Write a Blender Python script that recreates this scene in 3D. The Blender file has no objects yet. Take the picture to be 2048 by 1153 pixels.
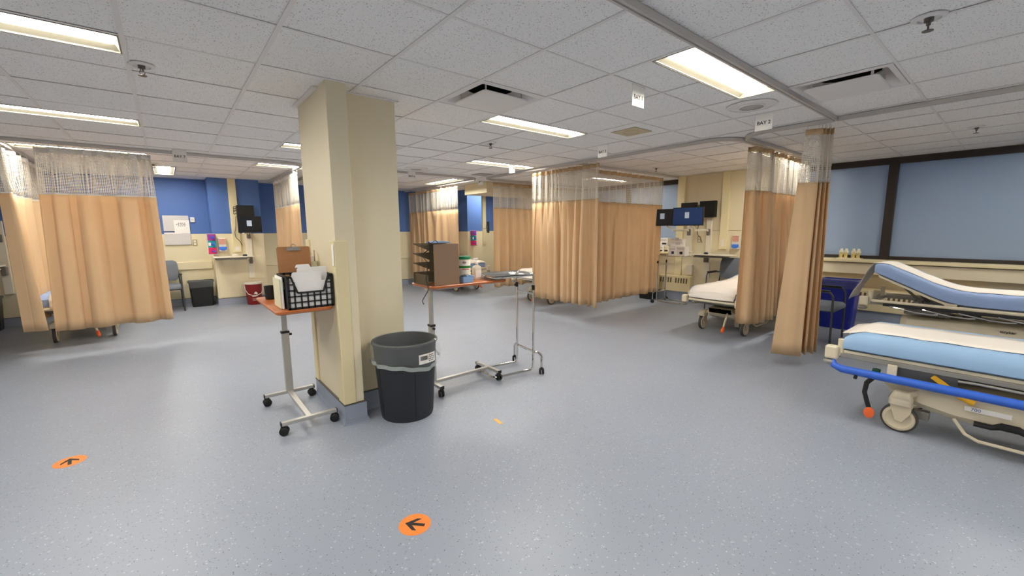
import bpy, bmesh, math, random
from mathutils import Vector, Matrix
random.seed(7)
scene = bpy.context.scene
COL = scene.collection
R = math.radians
CAMZ, CEIL = 1.445, 2.445

# ------------------------------------------------------------------ camera
yaw, pitch, roll = R(50.648), R(8.05), R(-.4095)
fw = Vector((math.cos(yaw)*math.cos(pitch), math.sin(yaw)*math.cos(pitch), -math.sin(pitch)))
rt = Vector((math.sin(yaw), -math.cos(yaw), 0)); up = rt.cross(fw)
r2 = rt*math.cos(roll)+up*math.sin(roll); u2 = -rt*math.sin(roll)+up*math.cos(roll)
cam = bpy.data.cameras.new('camera'); cam.sensor_width = 36; cam.lens = 834.75/2048*36
cam.clip_start = .05; cam.clip_end = 100
camo = bpy.data.objects.new('camera', cam); COL.objects.link(camo)
m = Matrix((r2, u2, -fw)).transposed().to_4x4(); m.translation = (0, 0, CAMZ)
camo.matrix_world = m
scene.camera = camo

# ------------------------------------------------------------------ world, exposure
w = bpy.data.worlds.new('dusk_sky'); scene.world = w; w.use_nodes = True
w.node_tree.nodes['Background'].inputs[0].default_value = (.36, .5, .72, 1)
w.node_tree.nodes['Background'].inputs[1].default_value = 1.1
vs = scene.view_settings
vs.view_transform = 'Standard'; vs.look = 'None'; vs.exposure = 0; vs.gamma = 1; vs.use_curve_mapping = False
scene.cycles.diffuse_bounces = 8; scene.cycles.max_bounces = 12; scene.cycles.transparent_max_bounces = 16; scene.cycles.sample_clamp_indirect = 8
LAMP = 53.          # radiance of the ceiling light lenses

# ------------------------------------------------------------------ materials
def lin(c): return tuple(((x/255)/12.92 if x/255 <= .04045 else ((x/255+.055)/1.055)**2.4) for x in c)
def new_mat(name):
    mt = bpy.data.materials.new(name); mt.use_nodes = True
    return mt, mt.node_tree.nodes, mt.node_tree.links, mt.node_tree.nodes['Principled BSDF']
def mat(name, rgb, rough=.5, metal=0, var=.04, scale=6., bump=0, bscale=80., spec=.5, alpha=1, emit=0, transl=0):
    mt, N, L, P = new_mat(name)
    c = lin(rgb)
    tc = N.new('ShaderNodeTexCoord')
    nz = N.new('ShaderNodeTexNoise'); nz.inputs['Scale'].default_value = scale; nz.inputs['Detail'].default_value = 3
    L.new(tc.outputs['Object'], nz.inputs['Vector'])
    mx = N.new('ShaderNodeMix'); mx.data_type = 'RGBA'
    mx.inputs[6].default_value = (*[x*(1-var) for x in c], 1); mx.inputs[7].default_value = (*[min(1, x*(1+var)) for x in c], 1)
    L.new(nz.outputs['Fac'], mx.inputs[0]); L.new(mx.outputs[2], P.inputs['Base Color'])
    P.inputs['Roughness'].default_value = rough; P.inputs['Metallic'].default_value = metal
    P.inputs['Specular IOR Level'].default_value = spec
    if bump:
        n2 = N.new('ShaderNodeTexNoise'); n2.inputs['Scale'].default_value = bscale; L.new(tc.outputs['Object'], n2.inputs['Vector'])
        b = N.new('ShaderNodeBump'); b.inputs['Strength'].default_value = bump; b.inputs['Distance'].default_value = .002
        L.new(n2.outputs['Fac'], b.inputs['Height']); L.new(b.outputs['Normal'], P.inputs['Normal'])
    if emit:
        P.inputs['Emission Color'].default_value = (*c, 1); P.inputs['Emission Strength'].default_value = emit
    out = N['Material Output']
    sh = P.outputs[0]
    if transl:
        t = N.new('ShaderNodeBsdfTranslucent'); L.new(mx.outputs[2], t.inputs[0])
        ms = N.new('ShaderNodeMixShader'); ms.inputs[0].default_value = transl
        L.new(sh, ms.inputs[1]); L.new(t.outputs[0], ms.inputs[2]); sh = ms.outputs[0]
    if alpha < 1:
        t = N.new('ShaderNodeBsdfTransparent'); ms = N.new('ShaderNodeMixShader'); ms.inputs[0].default_value = alpha
        L.new(t.outputs[0], ms.inputs[1]); L.new(sh, ms.inputs[2]); sh = ms.outputs[0]
    L.new(sh, out.inputs['Surface'])
    return mt

def floor_mat():
    mt, N, L, P = new_mat('speckled_vinyl')
    g = N.new('ShaderNodeNewGeometry')
    base = N.new('ShaderNodeTexNoise'); base.inputs['Scale'].default_value = .9; base.inputs['Detail'].default_value = 4
    L.new(g.outputs['Position'], base.inputs['Vector'])
    mx = N.new('ShaderNodeMix'); mx.data_type = 'RGBA'
    mx.inputs[6].default_value = (*lin((141, 148, 161)), 1); mx.inputs[7].default_value = (*lin((148, 155, 168)), 1)
    L.new(base.outputs['Fac'], mx.inputs[0])
    col = mx.outputs[2]
    for sc, thr, rgb, seed in ((95, .09, (102, 106, 116), 0), (80, .085, (184, 189, 197), 11), (130, .08, (98, 102, 112), 5), (38, .10, (162, 167, 177), 23)):
        mp = N.new('ShaderNodeVectorMath'); mp.operation = 'ADD'; mp.inputs[1].default_value = (seed, seed*.7, 0)
        L.new(g.outputs['Position'], mp.inputs[0])
        v = N.new('ShaderNodeTexVoronoi'); v.inputs['Scale'].default_value = sc; L.new(mp.outputs[0], v.inputs['Vector'])
        cr = N.new('ShaderNodeSeparateColor'); L.new(v.outputs['Color'], cr.inputs[0])
        lt = N.new('ShaderNodeMath'); lt.operation = 'LESS_THAN'; lt.inputs[1].default_value = .28; L.new(v.outputs['Distance'], lt.inputs[0])
        l2 = N.new('ShaderNodeMath'); l2.operation = 'LESS_THAN'; l2.inputs[1].default_value = thr; L.new(cr.outputs[0], l2.inputs[0])
        ml = N.new('ShaderNodeMath'); ml.operation = 'MULTIPLY'; L.new(lt.outputs[0], ml.inputs[0]); L.new(l2.outputs[0], ml.inputs[1])
        m2 = N.new('ShaderNodeMix'); m2.data_type = 'RGBA'; m2.inputs[7].default_value = (*lin(rgb), 1)
        L.new(ml.outputs[0], m2.inputs[0]); L.new(col, m2.inputs[6]); col = m2.outputs[2]
    L.new(col, P.inputs['Base Color'])
    rn = N.new('ShaderNodeTexNoise'); rn.inputs['Scale'].default_value = 2.2; L.new(g.outputs['Position'], rn.inputs['Vector'])
    mr = N.new('ShaderNodeMapRange'); mr.inputs[3].default_value = .34; mr.inputs[4].default_value = .46
    L.new(rn.outputs['Fac'], mr.inputs[0]); L.new(mr.outputs[0], P.inputs['Roughness'])
    return mt

def tile_mat():
    mt, N, L, P = new_mat('fissured_ceiling_tile')
    g = N.new('ShaderNodeNewGeometry')
    base = N.new('ShaderNodeTexNoise'); base.inputs['Scale'].default_value = 1.2; L.new(g.outputs['Position'], base.inputs['Vector'])
    oi = N.new('ShaderNodeObjectInfo')
    ad = N.new('ShaderNodeMath'); ad.operation = 'MULTIPLY_ADD'; ad.inputs[1].default_value = .5; L.new(oi.outputs['Random'], ad.inputs[0]); L.new(base.outputs['Fac'], ad.inputs[2])
    mx = N.new('ShaderNodeMix'); mx.data_type = 'RGBA'
    mx.inputs[6].default_value = (*lin((238, 236, 233)), 1); mx.inputs[7].default_value = (*lin((244, 242, 240)), 1)
    L.new(ad.outputs[0], mx.inputs[0]); col = mx.outputs[2]
    for sc, thr, rad in ((75, .30, .26), (150, .25, .3)):
        v = N.new('ShaderNodeTexVoronoi'); v.inputs['Scale'].default_value = sc; L.new(g.outputs['Position'], v.inputs['Vector'])
        cr = N.new('ShaderNodeSeparateColor'); L.new(v.outputs['Color'], cr.inputs[0])
        lt = N.new('ShaderNodeMath'); lt.operation = 'LESS_THAN'; lt.inputs[1].default_value = rad; L.new(v.outputs['Distance'], lt.inputs[0])
        l2 = N.new('ShaderNodeMath'); l2.operation = 'LESS_THAN'; l2.inputs[1].default_value = thr; L.new(cr.outputs[0], l2.inputs[0])
        ml = N.new('ShaderNodeMath'); ml.operation = 'MULTIPLY'; L.new(lt.outputs[0], ml.inputs[0]); L.new(l2.outputs[0], ml.inputs[1])
        m2 = N.new('ShaderNodeMix'); m2.data_type = 'RGBA'; m2.inputs[7].default_value = (*lin((186, 181, 176)), 1)
        L.new(ml.outputs[0], m2.inputs[0]); L.new(col, m2.inputs[6]); col = m2.outputs[2]
    L.new(col, P.inputs['Base Color']); P.inputs['Roughness'].default_value = .95; P.inputs['Specular IOR Level'].default_value = .1
    return mt

def cloth_mat():
    mt, N, L, P = new_mat('peach_curtain_fabric')
    uv = N.new('ShaderNodeUVMap')
    nz = N.new('ShaderNodeTexNoise'); nz.inputs['Scale'].default_value = 3; nz.inputs['Detail'].default_value = 5; L.new(uv.outputs[0], nz.inputs['Vector'])
    mx = N.new('ShaderNodeMix'); mx.data_type = 'RGBA'
    mx.inputs[6].default_value = (*lin((222, 192, 152)), 1); mx.inputs[7].default_value = (*lin((231, 203, 164)), 1)
    L.new(nz.outputs['Fac'], mx.inputs[0]); L.new(mx.outputs[2], P.inputs['Base Color'])
    P.inputs['Roughness'].default_value = .85; P.inputs['Specular IOR Level'].default_value = .15
    P.inputs['Sheen Weight'].default_value = .1
    wv = N.new('ShaderNodeTexNoise'); wv.inputs['Scale'].default_value = 14; wv.inputs['Detail'].default_value = 4; L.new(uv.outputs[0], wv.inputs['Vector'])
    b = N.new('ShaderNodeBump'); b.inputs['Strength'].default_value = .25; b.inputs['Distance'].default_value = .01
    L.new(wv.outputs['Fac'], b.inputs['Height']); L.new(b.outputs['Normal'], P.inputs['Normal'])
    t = N.new('ShaderNodeBsdfTranslucent'); L.new(mx.outputs[2], t.inputs[0])
    ms = N.new('ShaderNodeMixShader'); ms.inputs[0].default_value = .34
    L.new(P.outputs[0], ms.inputs[1]); L.new(t.outputs[0], ms.inputs[2]); L.new(ms.outputs[0], N['Material Output'].inputs['Surface'])
    return mt

def net_mat():
    mt, N, L, P = new_mat('curtain_netting')
    uv = N.new('ShaderNodeUVMap'); sp = N.new('ShaderNodeSeparateXYZ'); L.new(uv.outputs[0], sp.inputs[0])
    outs = []
    for ax, per in ((0, .034), (1, .034)):
        mu = N.new('ShaderNodeMath'); mu.operation = 'MULTIPLY'; mu.inputs[1].default_value = 2*math.pi/per; L.new(sp.outputs[ax], mu.inputs[0])
        s = N.new('ShaderNodeMath'); s.operation = 'SINE'; L.new(mu.outputs[0], s.inputs[0]); outs.append(s)
    pr = N.new('ShaderNodeMath'); pr.operation = 'MULTIPLY'; L.new(outs[0].outputs[0], pr.inputs[0]); L.new(outs[1].outputs[0], pr.inputs[1])
    ab = N.new('ShaderNodeMath'); ab.operation = 'ABSOLUTE'; L.new(pr.outputs[0], ab.inputs[0])
    gt = N.new('ShaderNodeMath'); gt.operation = 'LESS_THAN'; gt.inputs[1].default_value = .47; L.new(ab.outputs[0], gt.inputs[0])
    P.inputs['Base Color'].default_value = (*lin((232, 226, 216)), 1); P.inputs['Roughness'].default_value = .8
    tl = N.new('ShaderNodeBsdfTranslucent'); tl.inputs[0].default_value = (*lin((232, 226, 216)), 1)
    m1 = N.new('ShaderNodeMixShader'); m1.inputs[0].default_value = .35; L.new(P.outputs[0], m1.inputs[1]); L.new(tl.outputs[0], m1.inputs[2])
    tr = N.new('ShaderNodeBsdfTransparent'); ms = N.new('ShaderNodeMixShader')
    L.new(gt.outputs[0], ms.inputs[0]); L.new(tr.outputs[0], ms.inputs[1]); L.new(m1.outputs[0], ms.inputs[2])
    L.new(ms.outputs[0], N['Material Output'].inputs['Surface'])
    return mt

def pane_mat():
    mt, N, L, P = new_mat('frosted_blue_pane')
    P.inputs['Base Color'].default_value = (*lin((172, 188, 206)), 1); P.inputs['Roughness'].default_value = .28
    P.inputs['Specular IOR Level'].default_value = .35
    t = N.new('ShaderNodeBsdfTranslucent'); t.inputs[0].default_value = (.45, .58, .75, 1)
    ms = N.new('ShaderNodeMixShader'); ms.inputs[0].default_value = .3
    L.new(P.outputs[0], ms.inputs[1]); L.new(t.outputs[0], ms.inputs[2]); L.new(ms.outputs[0], N['Material Output'].inputs['Surface'])
    return mt

def wood_mat():
    mt, N, L, P = new_mat('orange_cherry_laminate')
    tc = N.new('ShaderNodeTexCoord'); mp = N.new('ShaderNodeMapping'); mp.inputs['Scale'].default_value = (3, 28, 28); L.new(tc.outputs['Object'], mp.inputs[0])
    nz = N.new('ShaderNodeTexNoise'); nz.inputs['Scale'].default_value = 2; nz.inputs['Detail'].default_value = 5; L.new(mp.outputs[0], nz.inputs['Vector'])
    mx = N.new('ShaderNodeMix'); mx.data_type = 'RGBA'; mx.inputs[6].default_value = (*lin((166, 90, 44)), 1); mx.inputs[7].default_value = (*lin((192, 112, 60)), 1)
    L.new(nz.outputs['Fac'], mx.inputs[0]); L.new(mx.outputs[2], P.inputs['Base Color']); P.inputs['Roughness'].default_value = .3
    return mt

M = {}
M['floor'] = floor_mat(); M['tile'] = tile_mat(); M['cloth'] = cloth_mat(); M['net'] = net_mat(); M['pane'] = pane_mat(); M['wood'] = wood_mat()
def A(k, *a, **kw): M[k] = mat(k, *a, **kw)
A('grid_white', (230, 226, 223), .5); A('white_metal', (225, 222, 214), .4); A('cove_vinyl', (148, 156, 172), .45, bump=.1)
A('cap_strip', (92, 88, 84), .5); A('cream', (228, 217, 184), .55, var=.02, scale=2); A('cream_light', (234, 222, 180), .5, var=.02)
A('column_paint', (228, 216, 186), .55, var=.015, scale=2); A('guard', (228, 213, 170), .45, var=.02)
A('blue_wall', (80, 114, 178), .55, var=.03, scale=1.5); A('window_frame', (44, 34, 30), .4); A('sill', (226, 212, 170), .45)
A('beige_panel', (222, 209, 180), .6, var=.02); A('plaster', (196, 188, 170), .8)
A('track_alu', (196, 191, 186), .4, .15, var=.03); A('tan_band', (196, 166, 128), .8); A('white_band', (230, 226, 220), .8)
A('hook_steel', (190, 185, 178), .3, .9)
A('lens', (255, 250, 239), .4, emit=LAMP); A('trough', (150, 144, 126), .5)
A('grille_tan', (196, 184, 150), .6); A('grille_grey', (178, 172, 168), .6); A('dark', (20, 20, 22), .6); A('duct', (40, 40, 42), .7)
A('brass_dark', (110, 104, 100), .35, .8)
A('paper', (236, 232, 226), .8, var=.02); A('ink', (28, 26, 28), .6); A('grey_print', (206, 202, 200), .8, scale=60, var=.12)
A('steel', (186, 184, 179), .32, .5); A('chrome', (215, 213, 208), .08, 1.0); A('black_plastic', (22, 22, 24), .4); A('black_rubber', (16, 16, 17), .6)
A('bin_grey', (50, 52, 58), .6, bump=.15, spec=.25); A('liner', (225, 230, 228), .1, alpha=.10, spec=1., bump=.8, bscale=9); A('liner_hem', (222, 232, 226), .2, alpha=.4)
A('orange_vinyl', (236, 132, 56), .5); A('yellow_tape', (244, 176, 62), .5)
A('sheet_blue', (146, 178, 212), .8, var=.05, bump=.5, bscale=14); A('sheet_dusk', (146, 168, 210), .8, var=.05, bump=.5, bscale=14)
A('sheet_white', (222, 220, 226), .8, var=.03, bump=.3, bscale=12); A('liner_paper', (232, 224, 214), .85, var=.02, bump=.1, bscale=30)
A('bed_cream', (214, 202, 176), .42, var=.03); A('bed_grey', (150, 146, 138), .4, .3); A('bed_steel', (120, 116, 108), .35, .7); A('rail_blue', (46, 96, 198), .4, var=.12, scale=30)
A('pedal_orange', (236, 104, 48), .45); A('pedal_green', (20, 70, 46), .5); A('strap_yellow', (236, 178, 40), .6); A('wheel_grey', (70, 66, 64), .6); A('hub_cream', (206, 192, 164), .45)
A('cardboard', (142, 115, 92), .8, var=.05); A('cardboard_dark', (104, 92, 74), .8)
A('clipboard_brown', (166, 116, 76), .6, var=.12, scale=40); A('folder_white', (240, 237, 235), .75); A('folder_green', (168, 214, 150), .75); A('folder_yellow', (232, 222, 120), .75); A('folder_cream', (214, 208, 176), .75)
A('canister_white', (234, 230, 214), .4); A('green_lid', (0, 120, 74), .35); A('green_band', (46, 130, 50), .4); A('red_print', (200, 70, 50), .5); A('navy_print', (50, 50, 96), .5)
A('bottle_clear', (226, 216, 196), .25, alpha=.8); A('pump_white', (240, 236, 228), .35); A('tray_blue', (140, 180, 226), .4)
A('recycle_blue', (20, 36, 150), .4); A('bucket_red', (136, 22, 24), .4); A('bucket_lid', (228, 220, 208), .4)
A('chair_fabric', (116, 122, 132), .85, var=.06, scale=60, bump=.3, bscale=300); A('chair_frame', (74, 74, 78), .4, .4)
A('screen_black', (18, 24, 34), .2); A('screen_blue', (24, 52, 98), .25, emit=.4); A('screen_dark', (30, 36, 44), .25, emit=.25); A('screen_note', (188, 206, 226), .4, emit=.2)
A('monitor_black', (12, 12, 13), .45); A('arm_white', (232, 226, 208), .35); A('arm_grey', (120, 116, 110), .4, .3)
A('glove_purple', (150, 50, 150), .5); A('glove_teal', (0, 146, 166), .5); A('glove_pink', (216, 20, 100), .5); A('glove_blue', (60, 90, 200), .5); A('acrylic', (220, 225, 226), .1, alpha=.35)
A('mask_photo', (206, 150, 130), .5, scale=70, var=.5); A('dispenser_blue', (64, 122, 226), .35)
A('bone', (226, 204, 132), .5, var=.1, scale=30); A('bone_white', (236, 228, 200), .45)
A('radiator', (222, 206, 164), .45); A('slot_dark', (96, 84, 64), .7); A('outlet_plate', (176, 162, 124), .4); A('red_arrow', (200, 60, 50), .5); A('logo_blue', (60, 90, 150), .5)
A('wire_black', (24, 22, 22), .5); A('pouch_wood', (150, 112, 66), .6)

# ------------------------------------------------------------------ mesh builder
class MB:
    def __init__(s): s.bm = bmesh.new()
    def poly(s, pts):
        vs_ = [s.bm.verts.new(p) for p in pts]; return s.bm.faces.new(vs_)
    def box(s, x0, x1, y0, y1, z0, z1):
        v = [s.bm.verts.new((x, y, z)) for z in (z0, z1) for y in (y0, y1) for x in (x0, x1)]
        for f in ((0, 2, 3, 1), (4, 5, 7, 6), (0, 1, 5, 4), (2, 6, 7, 3), (0, 4, 6, 2), (1, 3, 7, 5)): s.bm.faces.new([v[i] for i in f])
        return s
    def obox(s, c, size, rot=None, shear=None):
        hx, hy, hz = [a/2 for a in size]; c = Vector(c); rm = rot if rot is not None else Matrix.Identity(3)
        v = [s.bm.verts.new(c+rm @ Vector((x, y, z))) for z in (-hz, hz) for y in (-hy, hy) for x in (-hx, hx)]
        for f in ((0, 2, 3, 1), (4, 5, 7, 6), (0, 1, 5, 4), (2, 6, 7, 3), (0, 4, 6, 2), (1, 3, 7, 5)): s.bm.faces.new([v[i] for i in f])
        return s
    def bar(s, p0, p1, wd, ht):
        p0, p1 = Vector(p0), Vector(p1); d = (p1-p0); l = d.length; d.normalize()
        upv = Vector((0, 0, 1)) if abs(d.z) < .95 else Vector((1, 0, 0))
        sx = d.cross(upv).normalized(); sy = sx.cross(d).normalized()
        rm = Matrix((d, sx, sy)).transposed()
        return s.obox((p0+p1)/2, (l, wd, ht), rm)
    def ring_loft(s, rings, cap=True, closed=True):
        vv = [[s.bm.verts.new(p) for p in r] for r in rings]; n = len(vv[0])
        for a, b in zip(vv[:-1], vv[1:]):
            for i in range(n if closed else n-1):
                j = (i+1) % n
                s.bm.faces.new((a[i], a[j], b[j], b[i]))
        if cap and closed:
            s.bm.faces.new(list(reversed(vv[0]))); s.bm.faces.new(vv[-1])
        return s
    def tube(s, pts, r, seg=8, closed=False):
        pts = [Vector(p) for p in pts]; rings = []; n = len(pts); prev = None
        for i, p in enumerate(pts):
            if closed: t = (pts[(i+1) % n]-pts[i-1])
            else: t = (pts[min(i+1, n-1)]-pts[max(i-1, 0)])
            t.normalize()
            if prev is None:
                a = Vector((0, 0, 1)) if abs(t.z) < .9 else Vector((1, 0, 0)); nx = t.cross(a).normalized()
            else: nx = (prev-t*prev.dot(t)).normalized()
            prev = nx; ny = t.cross(nx)
            rr = r[i] if isinstance(r, (list, tuple)) else r
            rings.append([p+nx*rr*math.cos(2*math.pi*k/seg)+ny*rr*math.sin(2*math.pi*k/seg) for k in range(seg)])
        if closed: rings.append(rings[0])
        return s.ring_loft(rings, cap=not closed)
    def cyl(s, p0, p1, r0, r1=None, seg=16):
        return s.tube([p0, p1], [r0, r0 if r1 is None else r1], seg)
    def lathe(s, prof, c=(0, 0, 0), axis='z', seg=24, cap=True, sx=1, sy=1):
        rings = []
        for r, h in prof:
            ring = []
            for k in range(seg):
                a = 2*math.pi*k/seg; q = (r*math.cos(a)*sx, r*math.sin(a)*sy, h)
                if axis == 'x': q = (q[2], q[0], q[1])
                elif axis == 'y': q = (q[1], q[2], q[0])
                ring.append((c[0]+q[0], c[1]+q[1], c[2]+q[2]))
            rings.append(ring)
        return s.ring_loft(rings, cap)
    def prism(s, pts, a, b, axis='y'):
        # polygon pts in the plane normal to axis, extruded from a to b
        def mk(p, t):
            return {'y': (p[0], t, p[1]), 'x': (t, p[0], p[1]), 'z': (p[0], p[1], t)}[axis]
        return s.ring_loft([[mk(p, a) for p in pts], [mk(p, b) for p in pts]])
    def build(s, name, mt, parent=None, bevel=0, smooth=False, loc=None, rotz=0, seg=2, sub=0):
        bmesh.ops.recalc_face_normals(s.bm, faces=s.bm.faces)
        me = bpy.data.meshes.new(name); s.bm.to_mesh(me); s.bm.free()
        return link(name, me, mt, parent, bevel, smooth, loc, rotz, seg, sub)
def link(name, me, mt, parent=None, bevel=0, smooth=False, loc=None, rotz=0, seg=2, sub=0):
    o = bpy.data.objects.new(name, me); COL.objects.link(o)
    if mt: me.materials.clear(); me.materials.append(M[mt] if isinstance(mt, str) else mt)
    if parent: o.parent = parent
    if loc is not None: o.location = loc
    o.rotation_euler.z = rotz
    if bevel:
        b = o.modifiers.new('bevel', 'BEVEL'); b.width = bevel; b.segments = seg; b.limit_method = 'ANGLE'; b.angle_limit = R(40)
    if sub:
        u = o.modifiers.new('subdivision', 'SUBSURF'); u.levels = sub; u.render_levels = sub
    if smooth:
        for p in me.polygons: p.use_smooth = True
        if not sub:
            try: me.set_sharp_from_angle(angle=R(40))
            except Exception: pass
    return o
def tag(o, label, cat, group=None):
    o['label'] = label; o['category'] = cat
    if group: o['group'] = group
    return o
def thing(name, label, cat, loc=(0, 0, 0), rotz=0, group=None):
    o = bpy.data.objects.new(name, None); COL.objects.link(o); o.empty_display_size = .1
    o.location = loc; o.rotation_euler = (0, 0, rotz)
    return tag(o, label, cat, group)
def struct(o): o['kind'] = 'structure'; return o
def copy_tree(o, parent=None):
    c = o.copy(); COL.objects.link(c); c.parent = parent
    for ch in o.children: copy_tree(ch, c)
    return c
def text(name, body, size, mt, parent, loc, rot, depth=.0004, align='CENTER'):
    cu = bpy.data.curves.new(name, 'FONT'); cu.body = body; cu.size = size; cu.extrude = depth; cu.align_x = align; cu.align_y = 'CENTER'; cu.offset = .0006 if size > .04 else 0
    tmp = bpy.data.objects.new(name+'_curve', cu); COL.objects.link(tmp)
    dg = bpy.context.evaluated_depsgraph_get(); me = bpy.data.meshes.new_from_object(tmp.evaluated_get(dg))
    bpy.data.objects.remove(tmp); bpy.data.curves.remove(cu)
    o = link(name, me, mt, parent, loc=loc); o.rotation_euler = rot
    return o
def arc(c, r, a0, a1, n, z=0):
    return [(c[0]+r*math.cos(R(a0+(a1-a0)*i/n)), c[1]+r*math.sin(R(a0+(a1-a0)*i/n)), z) for i in range(n+1)]
def rrect(x0, x1, y0, y1, r, n=4):
    p = []
    for cx, cy, a in ((x1-r, y0+r, -90), (x1-r, y1-r, 0), (x0+r, y1-r, 90), (x0+r, y0+r, 180)):
        p += [(cx+r*math.cos(R(a+90*i/n)), cy+r*math.sin(R(a+90*i/n))) for i in range(n+1)]
    return p
def smoothpath(pts, n=6):
    # Catmull-Rom through the points
    P = [Vector(p) for p in pts]; P = [P[0]*2-P[1]]+P+[P[-1]*2-P[-2]]; out = []
    for i in range(1, len(P)-2):
        for k in range(n):
            t = k/n; a, b, c, d = P[i-1:i+3]
            out.append(.5*((2*b)+(c-a)*t+(2*a-5*b+4*c-d)*t*t+(3*b-a-3*c+d)*t**3))
    out.append(P[-2]); return out

# ------------------------------------------------------------------ room shell
XL, XR, YN, YB = -4.2, 8.35, -4.2, 10.35
struct(MB().box(XL-.2, XR+.3, YN-.2, YB+.2, -.1, 0).build('floor', 'floor'))
GX0, GY0, G = -.0824, 3.0533, .61
ceiling = struct(MB().box(XL-.2, XR+.3, YN-.2, YB+.2, CEIL+.35, CEIL+.4).build('ceiling', 'plaster'))

# cells of the suspended grid taken by fittings: (i, j) -> part of the cell still tiled
lights = [  # (x0, y0, along)
    (-2, 0, 'x', 'lo', 'recessed troffer light near the top left corner of the room view'),
    (-2, 3, 'x', 'hi', 'second recessed troffer light on the left, past the sprinkler'),
    (-2, 7, 'x', 'lo', 'recessed troffer light glowing behind the net of the bay seven curtain'),
    (2, 4, 'x', 'lo', 'recessed troffer light half hidden beside the column, farther from the bay seven track'),
    (2, 7, 'x', 'lo', 'recessed troffer light behind the curved corner of the bay seven track'),
    (4, -3, 'x', 'lo', 'largest recessed troffer light, alongside the straight curtain track'),
    (4, 0, 'x', 'lo', 'recessed troffer light just behind the square air diffuser'),
    (6, 3, 'x', 'hi', 'recessed troffer light crossed by the bay four sign'),
    (11, 4, 'x', 'lo', 'recessed troffer light seen through the net of the bay three curtain'),
    (10, -2, 'x', 'hi', 'recessed troffer light seen through the net of the bay two curtain'),
    (0, 9, 'y', 'lo', 'short-looking troffer light close to the blue wall by the bay seven sign'),
    (7, 7, 'y', 'hi', 'troffer light lying crosswise above the bay six curtain'),
    (-2, -3, 'x', 'lo', 'added fill light in troffer form, overhead left, outside the picture'),  # unseen lamp, placed freely to light the visible area
    (4, -7, 'x', 'lo', 'added fill light in troffer form, overhead right, outside the picture'),  # added out of view for its light on the room
    (10, -6, 'x', 'hi', 'added fill light above the window stretchers, outside the picture'),  # no lamp known here; added to help light the view
    (1, -9, 'x', 'lo', 'added fill light behind the camera, outside the picture'),  # unseen, added for more light on the column
    (10, 9, 'x', 'lo', 'added fill light for bay five, hidden behind the cream bulkhead'),  # no lamp known here; added to brighten the light blue panel
    (-2, -7, 'x', 'lo', 'added fill light at the near end, outside the picture'),  # extra unseen lamp, there only for the light it gives
]
cell = {}
for (i, j, al, half, lab) in lights:
    for k in range(2):
        if al == 'x': cell[(i+k, j)] = ('y', 'hi' if half == 'lo' else 'lo')
        else: cell[(i, j+k)] = ('x', 'hi' if half == 'lo' else 'lo')
cell[(3, -1)] = cell[(6, -4)] = cell[(3, 3)] = None       # air diffusers
def gx(i): return GX0+G*i
def gy(j): return GY0+G*j
NI0, NI1, NJ0, NJ1 = -7, 14, -12, 12
tile_me = {}
def tile_mesh(a, b):
    k = (round(a, 3), round(b, 3))
    if k not in tile_me:
        q = MB().box(-a/2, a/2, -b/2, b/2, 0, .016); bmesh.ops.recalc_face_normals(q.bm, faces=q.bm.faces)
        me = bpy.data.meshes.new('ceiling_tile'); q.bm.to_mesh(me); q.bm.free(); me.materials.append(M['tile']); tile_me[k] = me
    return tile_me[k]
tiles = []
for i in range(NI0, NI1):
    for j in range(NJ0, NJ1):
        x0, x1, y0, y1 = gx(i), gx(i+1), gy(j), gy(j+1)
        if (i, j) in cell:
            c = cell[(i, j)]
            if c is None: continue
            if c[0] == 'y': y0, y1 = (y0, y0+G/2) if c[1] == 'lo' else (y0+G/2, y1)
            else: x0, x1 = (x0, x0+G/2) if c[1] == 'lo' else (x0+G/2, x1)
        x0, x1, y0, y1 = max(x0, XL), min(x1, XR), max(y0, YN), min(y1, YB)
        if x1-x0 < .05 or y1-y0 < .05: continue
        tiles.append((x0+.006, x1-.006, y0+.006, y1-.006))
def inframe(t):
    for x in (t[0], t[1]):
        for y in (t[2], t[3]):
            d = Vector((x, y, CEIL-CAMZ)); z = d.dot(fw)
            if z > .1 and abs(d.dot(r2)/z) < 1.25 and -.1 < d.dot(u2)/z < .71: return True
    return False
seen = sorted([t for t in tiles if inframe(t)], key=lambda t: t[0]**2+t[2]**2)[:300]
rest = [t for t in tiles if t not in seen]
for t in seen:
    o = bpy.data.objects.new('ceiling_tile', tile_mesh(t[1]-t[0], t[3]-t[2])); COL.objects.link(o); o.parent = ceiling
    o.location = ((t[0]+t[1])/2, (t[2]+t[3])/2, CEIL+.002+random.uniform(0, .003)); o.rotation_euler = (random.uniform(-.002, .002), random.uniform(-.002, .002), 0)
q = MB()
for t in rest: q.box(*t, CEIL+.002, CEIL+.018)
o = q.build('tiles_beyond_view', 'tile', ceiling); o['kind'] = 'stuff'
q = MB()
def lit(i, j): return cell.get((i, j), 0) or (0, 0)
for i in range(NI0, NI1+1):
    x = gx(i)
    if not XL < x < XR: continue
    for j in range(NJ0, NJ1):
        y0, y1 = gy(j), gy(j+1)
        a, b = lit(i-1, j), lit(i, j)
        if a[0] == 'y' and a == b and (i-1-[l for l in lights if l[1] == j and l[2] == 'x' and l[0] in (i-1, i-2)][0][0]) == 0:
            y0, y1 = (y0, y0+G/2) if a[1] == 'lo' else (y0+G/2, y1)
        y0, y1 = max(y0, YN), min(y1, YB)
        if y1 > y0: q.box(x-.012, x+.012, y0, y1, CEIL-.0015, CEIL+.001)
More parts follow.
